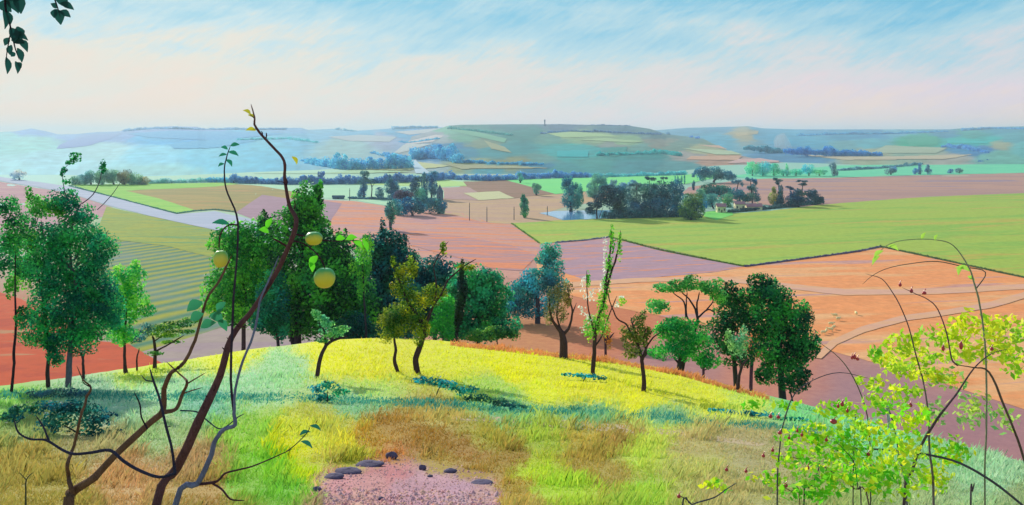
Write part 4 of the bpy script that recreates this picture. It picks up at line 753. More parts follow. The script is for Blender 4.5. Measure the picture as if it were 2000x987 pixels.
tree('broadleaf_tree', 'spreading light-green tree with bare antler-like branches', 'tree', (1330, 735), [(1297, 562, 24, 9), (1330, 558, 26, 11), (1358, 554, 22, 15), (1392, 560, 22, 16), (1285, 600, 24, 14), (1405, 578, 16, 14)], '#1c7438', '#68b864',
     [[(1326, 735, 14), (1336, 700, 11), (1350, 680, 8), (1358, 640, 6), (1362, 618, 5), (1350, 590, 3.5), (1330, 570, 2.5)], [(1362, 618, 4), (1362, 590, 3), (1366, 570, 2)], [(1362, 622, 4), (1382, 605, 3), (1398, 612, 2)], [(1340, 620, 4), (1336, 590, 3), (1318, 575, 2), (1312, 568, 1.5)], [(1358, 640, 4), (1342, 618, 3.5), (1340, 590, 2.5), (1342, 570, 2)], [(1378, 608, 3), (1392, 590, 2.4), (1390, 575, 1.6)]], d=52, leaf=4.5, dens=5, tcol='#3c3440')
tree('shrub', 'vivid green bushy shrub filling the foot of the antler-branched tree', 'shrub', (1322, 738), [(1318, 640, 30, 20), (1340, 652, 38, 24), (1305, 680, 36, 20), (1355, 680, 40, 24), (1385, 706, 26, 14), (1290, 650, 16, 12)], '#108040', '#5cc85c', [[(1322, 738, 12), (1328, 710, 9), (1330, 690, 7)], [(1328, 712, 6), (1312, 695, 4)]], d=51, leaf=4.6, dens=5)

# ------------------------------------------------------------------ fruit trees and saplings on the meadow
BK, BK2 = '#4c3840', '#3c3448'
tree('shrub', 'dark teal low shrub filling the gap under the blue-green tree', 'shrub', (715, 690), [(690, 640, 34, 26), (730, 650, 34, 20), (665, 655, 20, 14)], '#0c4440', '#2c8068', group=GB, d=64, leaf=5, dens=5.5)
tree('shrub', 'olive-green low shrub at the right foot of the rounded green tree', 'shrub', (975, 690), [(975, 650, 26, 12), (935, 655, 30, 10), (1000, 655, 16, 10)], '#1c5c34', '#64a044', group=GB, d=64, leaf=4.5, dens=5)
GO = 'small trees standing on the meadow'
def mtree(label, base, trunk, blobs, c1, c2, name='fruit_tree', cat='tree', leaf=4.2, dens=4.5, tcol=BK, near=True, group=GO, **k):
    return tree(name, label, cat, base, blobs, c1, c2, trunk, group, near=near, leaf=leaf, dens=dens, tcol=tcol, **k)
mtree('small fruit tree bent to the right with pale green wind-blown tufts', (618, 740), [[(618, 740, 9), (625, 700, 8), (638, 674, 7), (655, 664, 5), (680, 657, 3)], [(636, 676, 5), (634, 650, 3.5), (622, 628, 2)], [(645, 668, 4), (660, 645, 2.5)]],
      [(625, 622, 14, 6), (634, 632, 16, 7), (650, 650, 26, 10), (634, 664, 14, 5), (617, 612, 8, 8), (668, 642, 14, 5)], '#2c7c54', '#84c884')
mtree('round olive-green fruit tree on a thin wavy stem, left of the twisted one', (777, 727), [[(777, 727, 8), (771, 705, 7), (773, 685, 6), (770, 655, 4)]], [(758, 640, 24, 26), (780, 632, 22, 24), (768, 612, 22, 18)], '#2c5c20', '#7c8c30', dens=5)
mtree('twisted olive-green fruit tree with long shoots, in the middle of the meadow', (815, 730), [[(815, 730, 14), (812, 700, 12), (822, 670, 11), (828, 645, 10), (818, 620, 8), (798, 592, 6), (785, 560, 4), (772, 530, 3), (762, 504, 2)],
      [(828, 648, 8), (845, 600, 5), (862, 575, 4), (875, 548, 3.4), (900, 525, 2.6), (930, 506, 2)], [(845, 600, 4), (853, 560, 3), (848, 520, 2.4), (862, 490, 1.8), (876, 472, 1.4)], [(785, 560, 4), (800, 530, 3), (812, 500, 2)], [(822, 630, 5), (795, 620, 3), (770, 628, 2)]],
      [(822, 645, 16, 26), (806, 600, 28, 26), (790, 560, 24, 24), (800, 525, 14, 22), (845, 575, 26, 20), (768, 510, 5, 12, 0), (866, 485, 7, 12, 0), (910, 522, 16, 6, 0), (800, 625, 26, 16), (780, 530, 10, 16)], '#3c5c18', '#98a428', dens=4)
mtree('bare gnarled tree with a forked trunk and thin grey-olive leaves', (1100, 700), [[(1100, 700, 18), (1101, 670, 15), (1096, 650, 11), (1083, 632, 6), (1075, 612, 4), (1072, 580, 2.5)], [(1098, 655, 8), (1112, 638, 5), (1118, 610, 4), (1112, 585, 2.5), (1108, 560, 2)], [(1118, 612, 3.5), (1126, 592, 2)], [(1096, 648, 5), (1088, 620, 3.5), (1090, 585, 2)]],
      [(1072, 600, 9, 34), (1092, 596, 18, 30), (1108, 572, 11, 24), (1085, 570, 10, 16)], '#505434', '#847c50', leaf=3.6, dens=2.6)
def blossom(lab, sp):
    def f(e, o, d):
        for pts, r, n in sp:
            p = splined(pts, 6); i = RNG.integers(0, len(p), n)
            P0 = np.array([P(p[k][0]+RNG.normal()*r, p[k][1]+RNG.normal()*r, d+RNG.normal()*r*d/F) for k in i])
            q = leaf_mesh('blossom', P0, RNG.normal(size=(n, 3))+np.array((-.5, -1, .3)), np.full(n, 4.4*d/F)*RNG.uniform(.6, 1.3, n), np.tile(np.array((.84, .84, .82)), (n, 1)), M_LEAF, e, o, .8)
            q['label'] = lab
    return f
mtree('tall slim fruit tree, two upright leaders and white blossom down its left side', (1158, 734), [[(1158, 734, 9), (1160, 690, 8), (1166, 640, 7), (1178, 590, 6), (1190, 545, 4.5), (1205, 500, 3.4), (1212, 450, 2)], [(1181, 580, 5), (1186, 530, 4), (1192, 490, 3), (1194, 448, 1.8)], [(1160, 680, 4), (1176, 655, 3), (1188, 620, 2.4), (1205, 578, 1.8)], [(1163, 655, 4), (1152, 615, 3), (1147, 580, 2.4), (1146, 528, 1.6)]],
      [(1183, 560, 9, 26, 0), (1177, 600, 12, 26, 0), (1190, 520, 8, 24, 0), (1196, 470, 7, 26, 0), (1210, 480, 6, 26, 0), (1174, 632, 18, 22), (1155, 640, 16, 26), (1149, 545, 5, 16, 0), (1215, 588, 8, 9, 0)], '#3c9c2c', '#a0d050', leaf=4.2, dens=2.4, hollow=.8,
      extra=blossom('white blossom', [([(1183, 465, 0), (1181, 500, 0), (1180, 540, 0), (1174, 560, 0)], 2, 90), ([(1142, 540, 0), (1140, 565, 0), (1148, 590, 0)], 3, 50), ([(1132, 598, 0), (1142, 615, 0), (1155, 625, 0)], 3, 50), ([(1138, 645, 0), (1150, 630, 0), (1160, 622, 0)], 4, 40), ([(1155, 575, 0), (1172, 570, 0)], 5, 40), ([(1203, 596, 0), (1214, 580, 0)], 3, 36)]))
mtree('small ochre-brown sapling behind the slim blossoming tree', (1188, 700), [[(1188, 700, 6), (1183, 680, 5), (1188, 665, 4), (1200, 650, 2)], [(1184, 678, 3), (1178, 655, 2)]], [(1182, 652, 11, 18), (1190, 672, 9, 10)], '#98702c', '#c08c3c', leaf=3.6, dens=2.6)
mtree('upright brown-olive fruit tree right of the slim blossoming one', (1257, 765), [[(1257, 765, 10), (1256, 725, 8), (1253, 700, 7), (1246, 675, 5), (1240, 650, 4), (1232, 620, 2)], [(1254, 705, 6), (1262, 680, 4), (1275, 660, 3), (1290, 650, 2)], [(1253, 700, 5), (1262, 690, 4), (1256, 665, 3), (1262, 640, 2)], [(1244, 672, 3.5), (1225, 636, 3.5), (1205, 622, 3), (1193, 595, 2.4), (1187, 570, 2)]],
      [(1240, 665, 24, 22), (1248, 635, 14, 20), (1232, 690, 18, 10), (1222, 645, 14, 12), (1262, 655, 12, 14), (1256, 615, 7, 10)], '#3c5424', '#78843c', leaf=4.2, dens=3.6)
mtree('stub of a small dark bush on the brow below the vivid green shrub', (1370, 738), [[(1370, 738, 6), (1374, 722, 5), (1371, 708, 3)], [(1374, 724, 3), (1388, 718, 2)]], [(1374, 706, 16, 7)], '#186040', '#3c9c58', name='shrub', cat='shrub', leaf=4, dens=3)
mtree('thin-stemmed tree with grey-green leaves in front of the dark right-hand trees', (1440, 766), [[(1440, 766, 8), (1443, 740, 6), (1449, 715, 5), (1462, 700, 3)], [(1449, 712, 3.5), (1435, 690, 3), (1422, 668, 2)]], [(1440, 680, 16, 22), (1425, 660, 10, 14), (1452, 660, 10, 22)], '#4c8c5c', '#8cb884', leaf=4, dens=3)
mtree('reddish-green thin tree with antler branches at the right end of the brow', (1468, 764), [[(1468, 764, 8), (1467, 730, 7), (1468, 700, 6), (1474, 660, 4), (1484, 620, 2.5)], [(1468, 690, 4), (1474, 650, 3), (1462, 620, 2.4), (1455, 595, 1.6)], [(1474, 650, 3), (1490, 640, 2)]], [(1470, 682, 22, 18), (1482, 655, 14, 12), (1462, 665, 12, 12)], '#6c7c3c', '#d08050', leaf=4, dens=2.6, wob=.9)
GL = 'slender trees at the left edge of the meadow'
mtree('tall grey-stemmed tree with the broad green crown at the left', (132, 756), [[(132, 756, 12), (136, 700, 10), (141, 640, 9), (147, 580, 8), (146, 545, 7), (138, 525, 6), (112, 500, 4.5), (88, 470, 3.5), (80, 430, 2.4)], [(138, 526, 5), (137, 480, 4), (143, 430, 2.6), (160, 395, 2)], [(144, 510, 4), (156, 490, 3), (156, 468, 2)], [(138, 640, 5), (128, 618, 4), (105, 608, 3), (78, 588, 2)], [(160, 398, 2.4), (182, 380, 2), (196, 350, 1.6), (199, 318, 1)], [(150, 520, 3.5), (190, 480, 2.6), (212, 450, 2)], [(190, 410, 1.8), (215, 385, 1.5), (240, 350, 1)], [(143, 430, 2), (128, 380, 1.6), (122, 340, 1.2), (136, 318, 1), (148, 306, 1)]],
      [(100, 470, 44, 28), (150, 470, 48, 32), (195, 485, 28, 32), (90, 530, 36, 40), (140, 545, 46, 34), (180, 560, 36, 40), (110, 600, 46, 36), (165, 620, 50, 36), (205, 610, 34, 36), (80, 640, 36, 28), (140, 665, 50, 22), (108, 695, 14, 20), (150, 420, 30, 18), (120, 390, 26, 20), (200, 326, 5, 11, 0), (147, 308, 10, 7, 0), (138, 318, 8, 4, 0), (124, 336, 5, 8, 0), (130, 355, 7, 4, 0)], '#0c5c48', '#34a864', leaf=4.6, dens=5, tcol='#6c6478', group=GL, bs=1.16)
mtree('dark bushy tree with ragged top at the far left edge', (22, 768), [[(22, 768, 6), (26, 720, 5), (28, 680, 5), (32, 630, 4), (30, 560, 3), (30, 480, 2)]], [(8, 405, 26, 22), (40, 440, 30, 22), (20, 470, 26, 24), (5, 510, 24, 30), (45, 620, 18, 18), (60, 520, 22, 30)], '#0c503c', '#3ca454', leaf=4.6, dens=4.5, group=GL, tcol='#3c2c38')
mtree('light-green drooping tree between the dark edge tree and the grey-stemmed one', (94, 757), [[(94, 757, 8), (93, 720, 7), (94, 670, 6), (80, 560, 4), (55, 470, 2)]], [(32, 490, 16, 40), (45, 540, 18, 30), (60, 470, 16, 26), (22, 560, 14, 20), (100, 410, 34, 18), (75, 400, 20, 22), (55, 378, 7, 12, 0), (66, 388, 8, 10, 0)], '#2c8430', '#78c058', leaf=4.6, dens=4, group=GL, tcol='#4c3840')
mtree('short forked bare sapling right of the grey stem', (163, 740), [[(163, 740, 6), (163, 715, 5), (161, 698, 4), (155, 672, 2)], [(162, 700, 3.5), (167, 680, 2.4), (166, 658, 1.6)], [(165, 688, 2), (175, 678, 1.4)]], [(166, 640, 14, 16)], '#1c7c50', '#38a468', leaf=4, dens=3, group=GL, bs=1.16)
mtree('thin straight tree with a yellow-green crown, right of the forked sapling', (246, 730), [[(246, 730, 9), (243, 705, 6), (243, 660, 4.5), (246, 610, 3), (244, 560, 2)]], [(238, 560, 24, 34), (255, 590, 26, 30), (232, 620, 24, 40), (262, 540, 18, 24), (245, 655, 20, 14), (285, 605, 16, 10)], '#289c4c', '#80c850', leaf=4.6, dens=4, group=GL, bs=1.16)
mtree('low dark shrub with feathery shoots between two thin trees', (268, 726), [[(268, 726, 4), (268, 700, 3), (272, 680, 2)]], [(266, 655, 18, 10), (284, 640, 14, 8), (252, 662, 10, 7)], '#2c6060', '#54847c', name='shrub', cat='shrub', leaf=4, dens=3, group=GL, bs=1.16)
mtree('flat-topped little pine with layered pads of needles', (302, 720), [[(302, 720, 8), (303, 690, 6), (300, 668, 5), (298, 655, 3)], [(303, 688, 4), (330, 672, 3), (360, 655, 2)], [(300, 668, 3), (325, 650, 2)]], [(298, 650, 20, 5), (320, 640, 24, 6), (345, 634, 26, 6), (372, 626, 16, 5), (330, 656, 20, 4), (352, 648, 22, 4), (300, 690, 14, 4), (340, 668, 20, 3.5)], '#2c6838', '#8cb850', name='small_pine', leaf=3.6, dens=4.5, group=GL, bs=1.16)
GC = 'turquoise clumps in place of shade on the meadow'  # low clumps added where the trees' blue-green shade lies
for (x, y, bl, lab) in ((640, 786, [(618, 760, 16, 8), (645, 755, 22, 9), (665, 764, 16, 8), (630, 774, 26, 8)], 'turquoise clump in place of shade below the bent fruit tree'),
                        (850, 775, [(820, 742, 20, 7), (850, 744, 24, 8), (875, 752, 20, 8), (905, 762, 26, 9)], 'long turquoise clump in place of shade below the twisted fruit tree'),
                        (960, 800, [(935, 778, 24, 8), (975, 785, 30, 8), (1005, 794, 22, 6)], 'dark green clump in place of shade at the right end of the turquoise ones'),
                        (1140, 744, [(1118, 732, 20, 4), (1146, 734, 22, 5), (1170, 738, 16, 4)], 'low turquoise clump in place of shade around the slim blossoming tree'),
                        (1470, 815, [(1400, 802, 24, 4), (1440, 806, 30, 6), (1490, 810, 30, 7), (1540, 820, 30, 5)], 'long low teal clump in place of shade at the right of the meadow')):
    tree('shade_scrub', lab, 'shrub', (x, y), bl, '#105c60' if x != 960 else '#184844', '#30a8a0' if x != 960 else '#3c7c68', near=True, leaf=5, dens=3.2, tw=2, group=GC, cname='foliage', tname='stem')

# ------------------------------------------------------------------ grass
def grass(name, label, n, region, hmin, hmax, tint=None, kfac=1.0):
    px, row = region(n); d = hit(px, row, True); ok = (d < 66); px, row, d = px[ok], row[ok], d[ok]; n = len(px)
    z = height(px, d)-.01; X = (px-1000)/F*d
    C = idw(MEADOW, px+30*fbm(px/9, row/11, 1, 4)+RNG.normal(size=n)*9, row+16*fbm(px/7, row/9, 6, 4)+RNG.normal(size=n)*5, 1, 1.6, 5, 12, 34)*kfac if tint is None else np.tile(np.array(A(tint)), (n, 1))
    C *= RNG.uniform(.82, 1.18, (n, 1))*(1+.16*RNG.normal(size=(n, 3))*np.array((.5, .2, .3)))
    C = np.clip(C, .005, .85)
    h = RNG.uniform(hmin, hmax, n)*(1+.6*fbm(X*.5, d*.5, 2, 3)); h *= np.clip(d/20, .45, 1.5)*(.55+1.1*np.clip(fbm(X*2.2, d*1.4, 5, 2)+.35, 0, 1))
    w = np.clip(1.5*d/F, .004, .05)*RNG.uniform(.6, 1.3, n)
    a = RNG.uniform(0, math.pi, n); ux, uy = np.cos(a)*w, np.sin(a)*w*.5
    lx, ly = RNG.normal(size=n)*.3*h+.18*h, RNG.normal(size=n)*.25*h
    b = np.stack([X, d, z], 1)
    V = np.stack([b+np.stack([-ux, -uy, 0*h], 1), b+np.stack([ux, uy, 0*h], 1), b+np.stack([lx*.4+ux*.7, ly*.4+uy*.7, h*.6], 1), b+np.stack([lx, ly, h], 1)], 1).reshape(-1, 3)
    mesh_np(name, V, np.arange(n*4).reshape(-1, 4), M_GRASS, col=np.repeat(C, 4, 0), kind='stuff')['label'] = label
def reg_all(n):
    px = RNG.uniform(-150, 2150, n); u = RNG.random(n); lo = tab(px, CREST)-2; row = lo+(1010-lo)*u**.9
    k = ~((abs(px-795)+14*fbm(px/15, row/15, 1, 3) < 172) & (row > 893+np.abs(px-790)*.2+10*fbm(px/22, row/22, 2, 3))); return px[k], row[k]
def reg_tall(n):
    # rough uncut grass of the foreground, in tufts
    px = RNG.uniform(-100, 2100, n); row = RNG.uniform(815, 1010, n); k = (fbm(px/60, row/30, 3, 3) > -.05) & ~((px > 620) & (px < 980) & (row > 890+abs(px-790)*.12)); return px[k], row[k]
grass('grass', 'short yellow-green grass covering the meadow', 170000, reg_all, .035, .09, kfac=1.35)
grass('rough_grass', 'rough uncut grass in the foreground', 60000, reg_tall, .07, .24, kfac=1.5)
def reg_terr(n):
    px = RNG.uniform(-100, 1650, n); t = tab(px, TERR); return px, t-3+RNG.normal(size=n)*4.5+3*fbm(px/40, px*0, 1, 3)
grass('terrace_shade_grass', 'dark green tufted strip of blades standing for shade along the terrace edge', 11000, reg_terr, .04, .10, tint='#50a898')  # darker blades stand in for the shadow of the terrace edge
def reg_brow(n):
    px = RNG.uniform(880, 1500, n); t = tab(px, CREST); return px, t+RNG.uniform(-1, 5, n)
grass('dry_grass', 'fringe of dry orange grass along the brow', 3500, reg_brow, .07, .16, tint='#f0a468')

# stones round the bare soil; the rim clods stand in for its violet shadow
M_STONE_SHADE = mat_plain('stone_and_rim_shade', A('#58506c'), .9, .3, 12, bump=.02)
def rock(x, y, w, h, lab):
    d = gp(x, y, True); s_ = d/F; o = P(x, y, d); n, m = 14, 8; ph = RNG.random()*20
    vs = []
    for j in range(m+1):
        th = math.pi*j/m
        for i in range(n):
            a = 2*math.pi*i/n; r = 1+.28*float(fbm(math.cos(a)*1.3+ph, math.sin(a)*1.3+math.cos(th)*1.5, 2, 3))
            vs.append((w/2*s_*r*math.sin(th)*math.cos(a), w/2.6*s_*r*math.sin(th)*math.sin(a), h*s_*(.35+.65*r*math.cos(th)*.9)))
    b = MB(); b.add(vs, [(j*n+i, (j+1)*n+i, (j+1)*n+(i+1) % n, j*n+(i+1) % n) for j in range(m) for i in range(n)])
    o_ = b.build('stone', M_STONE_SHADE, smooth=True, loc=tuple(o)); tag(o_, lab, 'stone', 'stones and rim shade clods around the bare pink soil')
for a in ((764, 896, 24, 14, 'dark stone standing up at the top of the bare soil'), (745, 977, 14, 7, 'small dark stone alone in the middle of the bare soil'), (680, 924, 52, 9, 'long low dark clod in place of shadow at the upper left rim of the bare soil'), (722, 910, 54, 8, 'low dark clod in place of rim shadow between the long one and the upright stone'), (652, 934, 40, 8, 'dark clod in place of shadow at the left corner of the bare soil'), (619, 960, 20, 10, 'slanting dark clod in place of shadow at the left edge of the bare soil'),
          (825, 918, 16, 10, 'small dark clod right of the upright stone'), (880, 923, 26, 8, 'dark clod at the right of the bare soil'), (940, 945, 46, 5, 'flat dark clod in place of shadow at the right rim of the bare soil'), (840, 932, 12, 5, 'tiny grey clod under the small dark one')): rock(*a)

# ------------------------------------------------------------------ the young apple trees and brambles close to the painter's seat
DA = 3.1
def stemline(pts, foot, d):
    """run a limb down to the soil at (foot px)"""
    zb = float(height(foot, d)); return [(foot, HZ-F*zb/d+12, pts[0][2]*1.25)]+pts
def plant(name, label, cat, foot, d):
    zb = float(height(foot, d)); o = np.array(((foot-1000)/F*d, d, zb)); return thing(name, tuple(o), label, cat), o
def leafblade(name, e, o, spec, d, col, seg=5, lab=None):
    """real leaves: a curved blade with a midrib fold. spec: (px,row,dx,dy,width px[,col])"""
    for sp in spec:
        x, y, dx_, dy_, w = sp[:5]; c = sp[5] if len(sp) > 5 else col
        L_ = math.hypot(dx_, dy_); nx, ny = -dy_/L_, dx_/L_; V = []; sag = RNG.uniform(.08, .2)*L_; dz_ = RNG.uniform(-.3, .3)*L_
        for i in range(seg+1):
            t = i/seg; ww = w/2*math.sin(math.pi*min(.97, max(.03, t))**.85)
            cx, cy = x+dx_*t+nx*sag*math.sin(math.pi*t)*(1 if nx*0+ny < 0 else -1), y+dy_*t+ny*sag*math.sin(math.pi*t)*(1 if ny < 0 else -1)
            for k, fo in ((-1, .18), (0, 0), (1, .18)): V.append(P(cx+nx*ww*k, cy+ny*ww*k, d-(fo*ww*2+dz_*t)*d/F))
        Q = [(i*3+k, i*3+k+1, i*3+k+4, i*3+k+3) for i in range(seg) for k in (0, 1)]
        q = mesh_np(name, V, Q, M_LEAF, e, o, A(c, 1.25), True)
        if lab: q['label'] = lab
def apple(e, o, x, y, rx, ry, d, lab, c1='#3ca458', c2='#ccc434'):
    n, m = 24, 16; vs, col = [], []
    a1, a2 = np.array(A(c1)), np.array(A(c2)); c = P(x, y, d); s_ = d/F
    for j in range(m+1):
        th = math.pi*j/m
        for i in range(n):
            a = 2*math.pi*i/n; r = 1-.16*math.exp(-(th/.35)**2)-.10*math.exp(-((math.pi-th)/.3)**2)
            vx, vy, vz = math.sin(th)*math.cos(a), math.sin(th)*math.sin(a), math.cos(th)
            vs.append(c+np.array((vx*rx*s_*(1+.04*math.cos(th)), vy*rx*s_, vz*ry*s_*r)))
            f = 1/(1+math.exp(-9*(-vy*.7-vz*.55+vx*.15-.28+.25*float(fbm(vx*2+5, vz*2+vy, 3, 3))))); col.append(a1+(a2-a1)*f)
    q = mesh_np('apple', vs, [(j*n+i, (j+1)*n+i, (j+1)*n+(i+1) % n, j*n+(i+1) % n) for j in range(m) for i in range(n)], M_APPLE, e, o, np.array(col), True); q['label'] = lab
M_APPLE = mat_vcol('apple_skin', (1, 1, 1), .08, rough=.45, nscale=60, spec=.35)
# first young tree: the long dark stem that carries the apples
e, o = plant('young_apple_tree', 'long dark-brown apple sapling leaning right, its tip above the skyline, bearing three apples', 'tree', 262, DA)
limbs('stem', [stemline([(305, 987, 17), (345, 915, 18), (385, 830, 18), (430, 735, 15), (452, 660, 12), (500, 597, 10), (545, 522, 10), (578, 440, 9), (565, 400, 7), (556, 350, 6), (555, 315, 5.5), (535, 290, 5), (500, 250, 4.5), (497, 228, 3), (490, 203, 1.6)], 262, DA)], DA, e, o, '#6c4a4c', jit=.10, wob=.5, n=10)
limbs('twig', [[(575, 458, 4), (600, 462, 3, .02), (634, 470, 2.6, .02), (665, 471, 2, .03), (702, 470, 1.4, .03)]], DA, e, o, '#4c3040', wob=.3)
limbs('twig', [[(566, 470, 4), (590, 475, 3), (615, 492, 2.6), (630, 512, 2.4), (635, 526, 2.4)]], DA, e, o, '#4c3040', wob=.3)
limbs('twig', [[(560, 482, 4.5), (548, 474, 4), (533, 466, 2.5)]], DA, e, o, '#5c2c38', wob=.3)
limbs('twig', [[(497, 232, 2), (492, 227, 1.6), (487, 224, 1)]], DA, e, o, '#4c3840', wob=.1)
limbs('twig', [[(502, 253, 2), (497, 252, 1.4), (492, 252, 1)]], DA, e, o, '#4c3840', wob=.1)
apple(e, o, 634, 543, 21, 21, DA, 'largest apple, yellow in front with green shoulders'); apple(e, o, 613, 466, 17, 14, DA+.02, 'smaller green apple hanging against the dark tree')
leafblade('leaf', e, o, [(490, 224, -16, -8, 7), (498, 229, -14, -4, 6), (500, 255, -20, 0, 8), (570, 306, 10, 16, 8)], DA, '#a0a02c')
leafblade('leaf', e, o, [(656, 468, 18, -2, 13), (676, 468, 22, -4, 12), (690, 470, 18, 14, 11), (708, 468, 10, 24, 10), (620, 500, -14, 22, 15), (525, 455, -20, -6, 12), (520, 446, 12, -20, 12), (604, 512, 6, 20, 12)], DA+.05, '#58b828')
EA = (e, o)
# second: brown stem rising from bottom left and forking
DB = 3.4
e, o = plant('young_apple_tree', 'brown forked sapling rising from the bottom left corner with a thin red-brown leader', 'tree', 110, DB)
limbs('stem', [stemline([(133, 995, 20), (142, 962, 17), (185, 932, 15), (222, 893, 14), (285, 833, 13), (318, 803, 12), (320, 760, 10), (335, 728, 8), (360, 708, 7), (380, 665, 6), (402, 590, 5), (430, 545, 5), (452, 500, 3.5)], 110, DB),
    [(142, 962, 10), (133, 930, 8), (132, 906, 7), (145, 870, 6), (158, 815, 5), (170, 775, 5), (178, 757, 4), (163, 742, 2.6), (150, 715, 1.6)], [(318, 806, 9), (345, 798, 8), (356, 770, 6.5), (365, 747, 5), (352, 732, 3), (325, 707, 2)], [(365, 750, 3.5), (385, 738, 2.4), (402, 728, 1.4)], [(360, 768, 3), (378, 762, 2.4), (396, 757, 1.4)]],
    DB, e, o, '#80604c', jit=.08, wob=.5, n=10)
limbs('shoot', [[(288, 838, 3.5), (276, 815, 3), (273, 790, 3), (262, 766, 1.8)]], DB, e, o, '#3c2c3c', wob=.3)
limbs('shoot', [[(352, 802, 3), (385, 805, 2.8), (405, 822, 2.6), (432, 838, 2.4), (465, 815, 2.2), (478, 808, 1.2)]], DB, e, o, '#3c4c60', wob=.3)
limbs('shoot', [[(178, 757, 2.4), (165, 750, 2), (160, 742, 1.4)]], DB, e, o, '#4c3440', wob=.3)
# arched dark shoot that loops from the first sapling
limbs('shoot', [[(342, 925, 6), (310, 932, 6), (270, 918, 6), (240, 900, 6), (215, 880, 6), (180, 884, 6), (145, 887, 5.5), (120, 878, 5), (90, 860, 4.5), (60, 858, 4), (36, 845, 3.4), (27, 820, 2)], [(342, 925, 6), (336, 880, 5), (325, 835, 5), (312, 780, 4.5), (300, 745, 4), (292, 718, 2)],
    [(95, 861, 4), (85, 835, 3.5), (70, 812, 2)], [(300, 745, 3), (285, 743, 2.4), (276, 733, 1.4)], [(325, 835, 3), (336, 832, 2)]], DA, EA[0], EA[1], '#3c3c54', wob=.25, n=8)
# bluish stem
DD = 3.0
e, o = plant('young_apple_tree', 'slender blue-grey sapling with two tall leaders and one low hanging apple', 'tree', 300, DD)
limbs('stem', [stemline([(342, 990, 12), (385, 945, 11), (408, 900, 10), (422, 858, 9), (440, 838, 8), (459, 830, 8), (457, 800, 6), (460, 760, 5), (474, 705, 5), (495, 655, 4.5), (508, 590, 4), (528, 540, 3), (545, 500, 2)], 300, DD)], DD, e, o, '#7c84a4', wob=.5, n=10)
limbs('twig', [[(388, 946, 6), (405, 944, 6), (425, 940, 5), (440, 925, 4), (465, 918, 3.5), (490, 912, 3), (520, 900, 2.6), (572, 877, 1.6)]], DD, e, o, '#5c3c44', wob=.4)
limbs('twig', [[(412, 943, 4), (432, 955, 4), (450, 975, 3.5), (478, 978, 2)]], DD, e, o, '#5c3844', wob=.4)
limbs('leader', [[(459, 828, 5, 0), (452, 760, 5), (452, 690, 5), (455, 600, 4.5), (462, 520, 4), (465, 455, 4), (464, 430, 4), (458, 408, 3.6), (442, 370, 3.2), (438, 335, 2.8), (442, 310, 2.4), (450, 285, 1.6)]], DD, e, o, '#443c4c', wob=.3)
limbs('twig', [[(464, 440, 3.2), (450, 439, 3), (436, 448, 3), (429, 465, 2.8), (428, 487, 2.6)]], DD, e, o, '#4c3038', wob=.2)
apple(e, o, 431, 506, 14, 18, DD, 'small pear-shaped yellow-olive apple', '#74b44c', '#c8c040')
leafblade('leaf', e, o, [(450, 285, 18, -2, 8), (445, 292, -14, -4, 7), (446, 297, 20, 8, 8), (443, 302, -16, 4, 6), (441, 312, 12, 14, 8), (438, 320, -12, 6, 6), (448, 438, -34, -2, 11)], DD, '#1c6c54')
leafblade('leaf', e, o, [(585, 850, 22, -6, 8), (605, 832, 22, 10, 8), (588, 862, 22, 14, 9)], DD, '#1c5c4c')
limbs('twig', [[(560, 882, 2.5), (578, 868, 2), (598, 848, 2), (606, 834, 1.4)]], DD, e, o, '#3c5c48', wob=.2)
leafblade('leaf', e, o, [(395, 590, -30, 18, 22), (372, 625, 26, -12, 20), (410, 615, 26, 16, 20), (392, 640, 30, -10, 18), (425, 625, 18, 22, 16), (440, 590, -14, 24, 16)], DD+.3, '#2c7854')
# small bare twigs bottom left
e, o = plant('dry_stalk', 'thin dry forked stalk at the bottom left corner', 'stalk', 48, 4.0)
limbs('stem', [[(48, 1300, 5), (50, 987, 3.5), (50, 945, 3), (55, 932, 2.4), (66, 922, 1.4)], [(52, 938, 2.4), (42, 928, 1.6), (36, 922, 1)]], 4.0, e, o, '#6c6c4c', wob=.4)

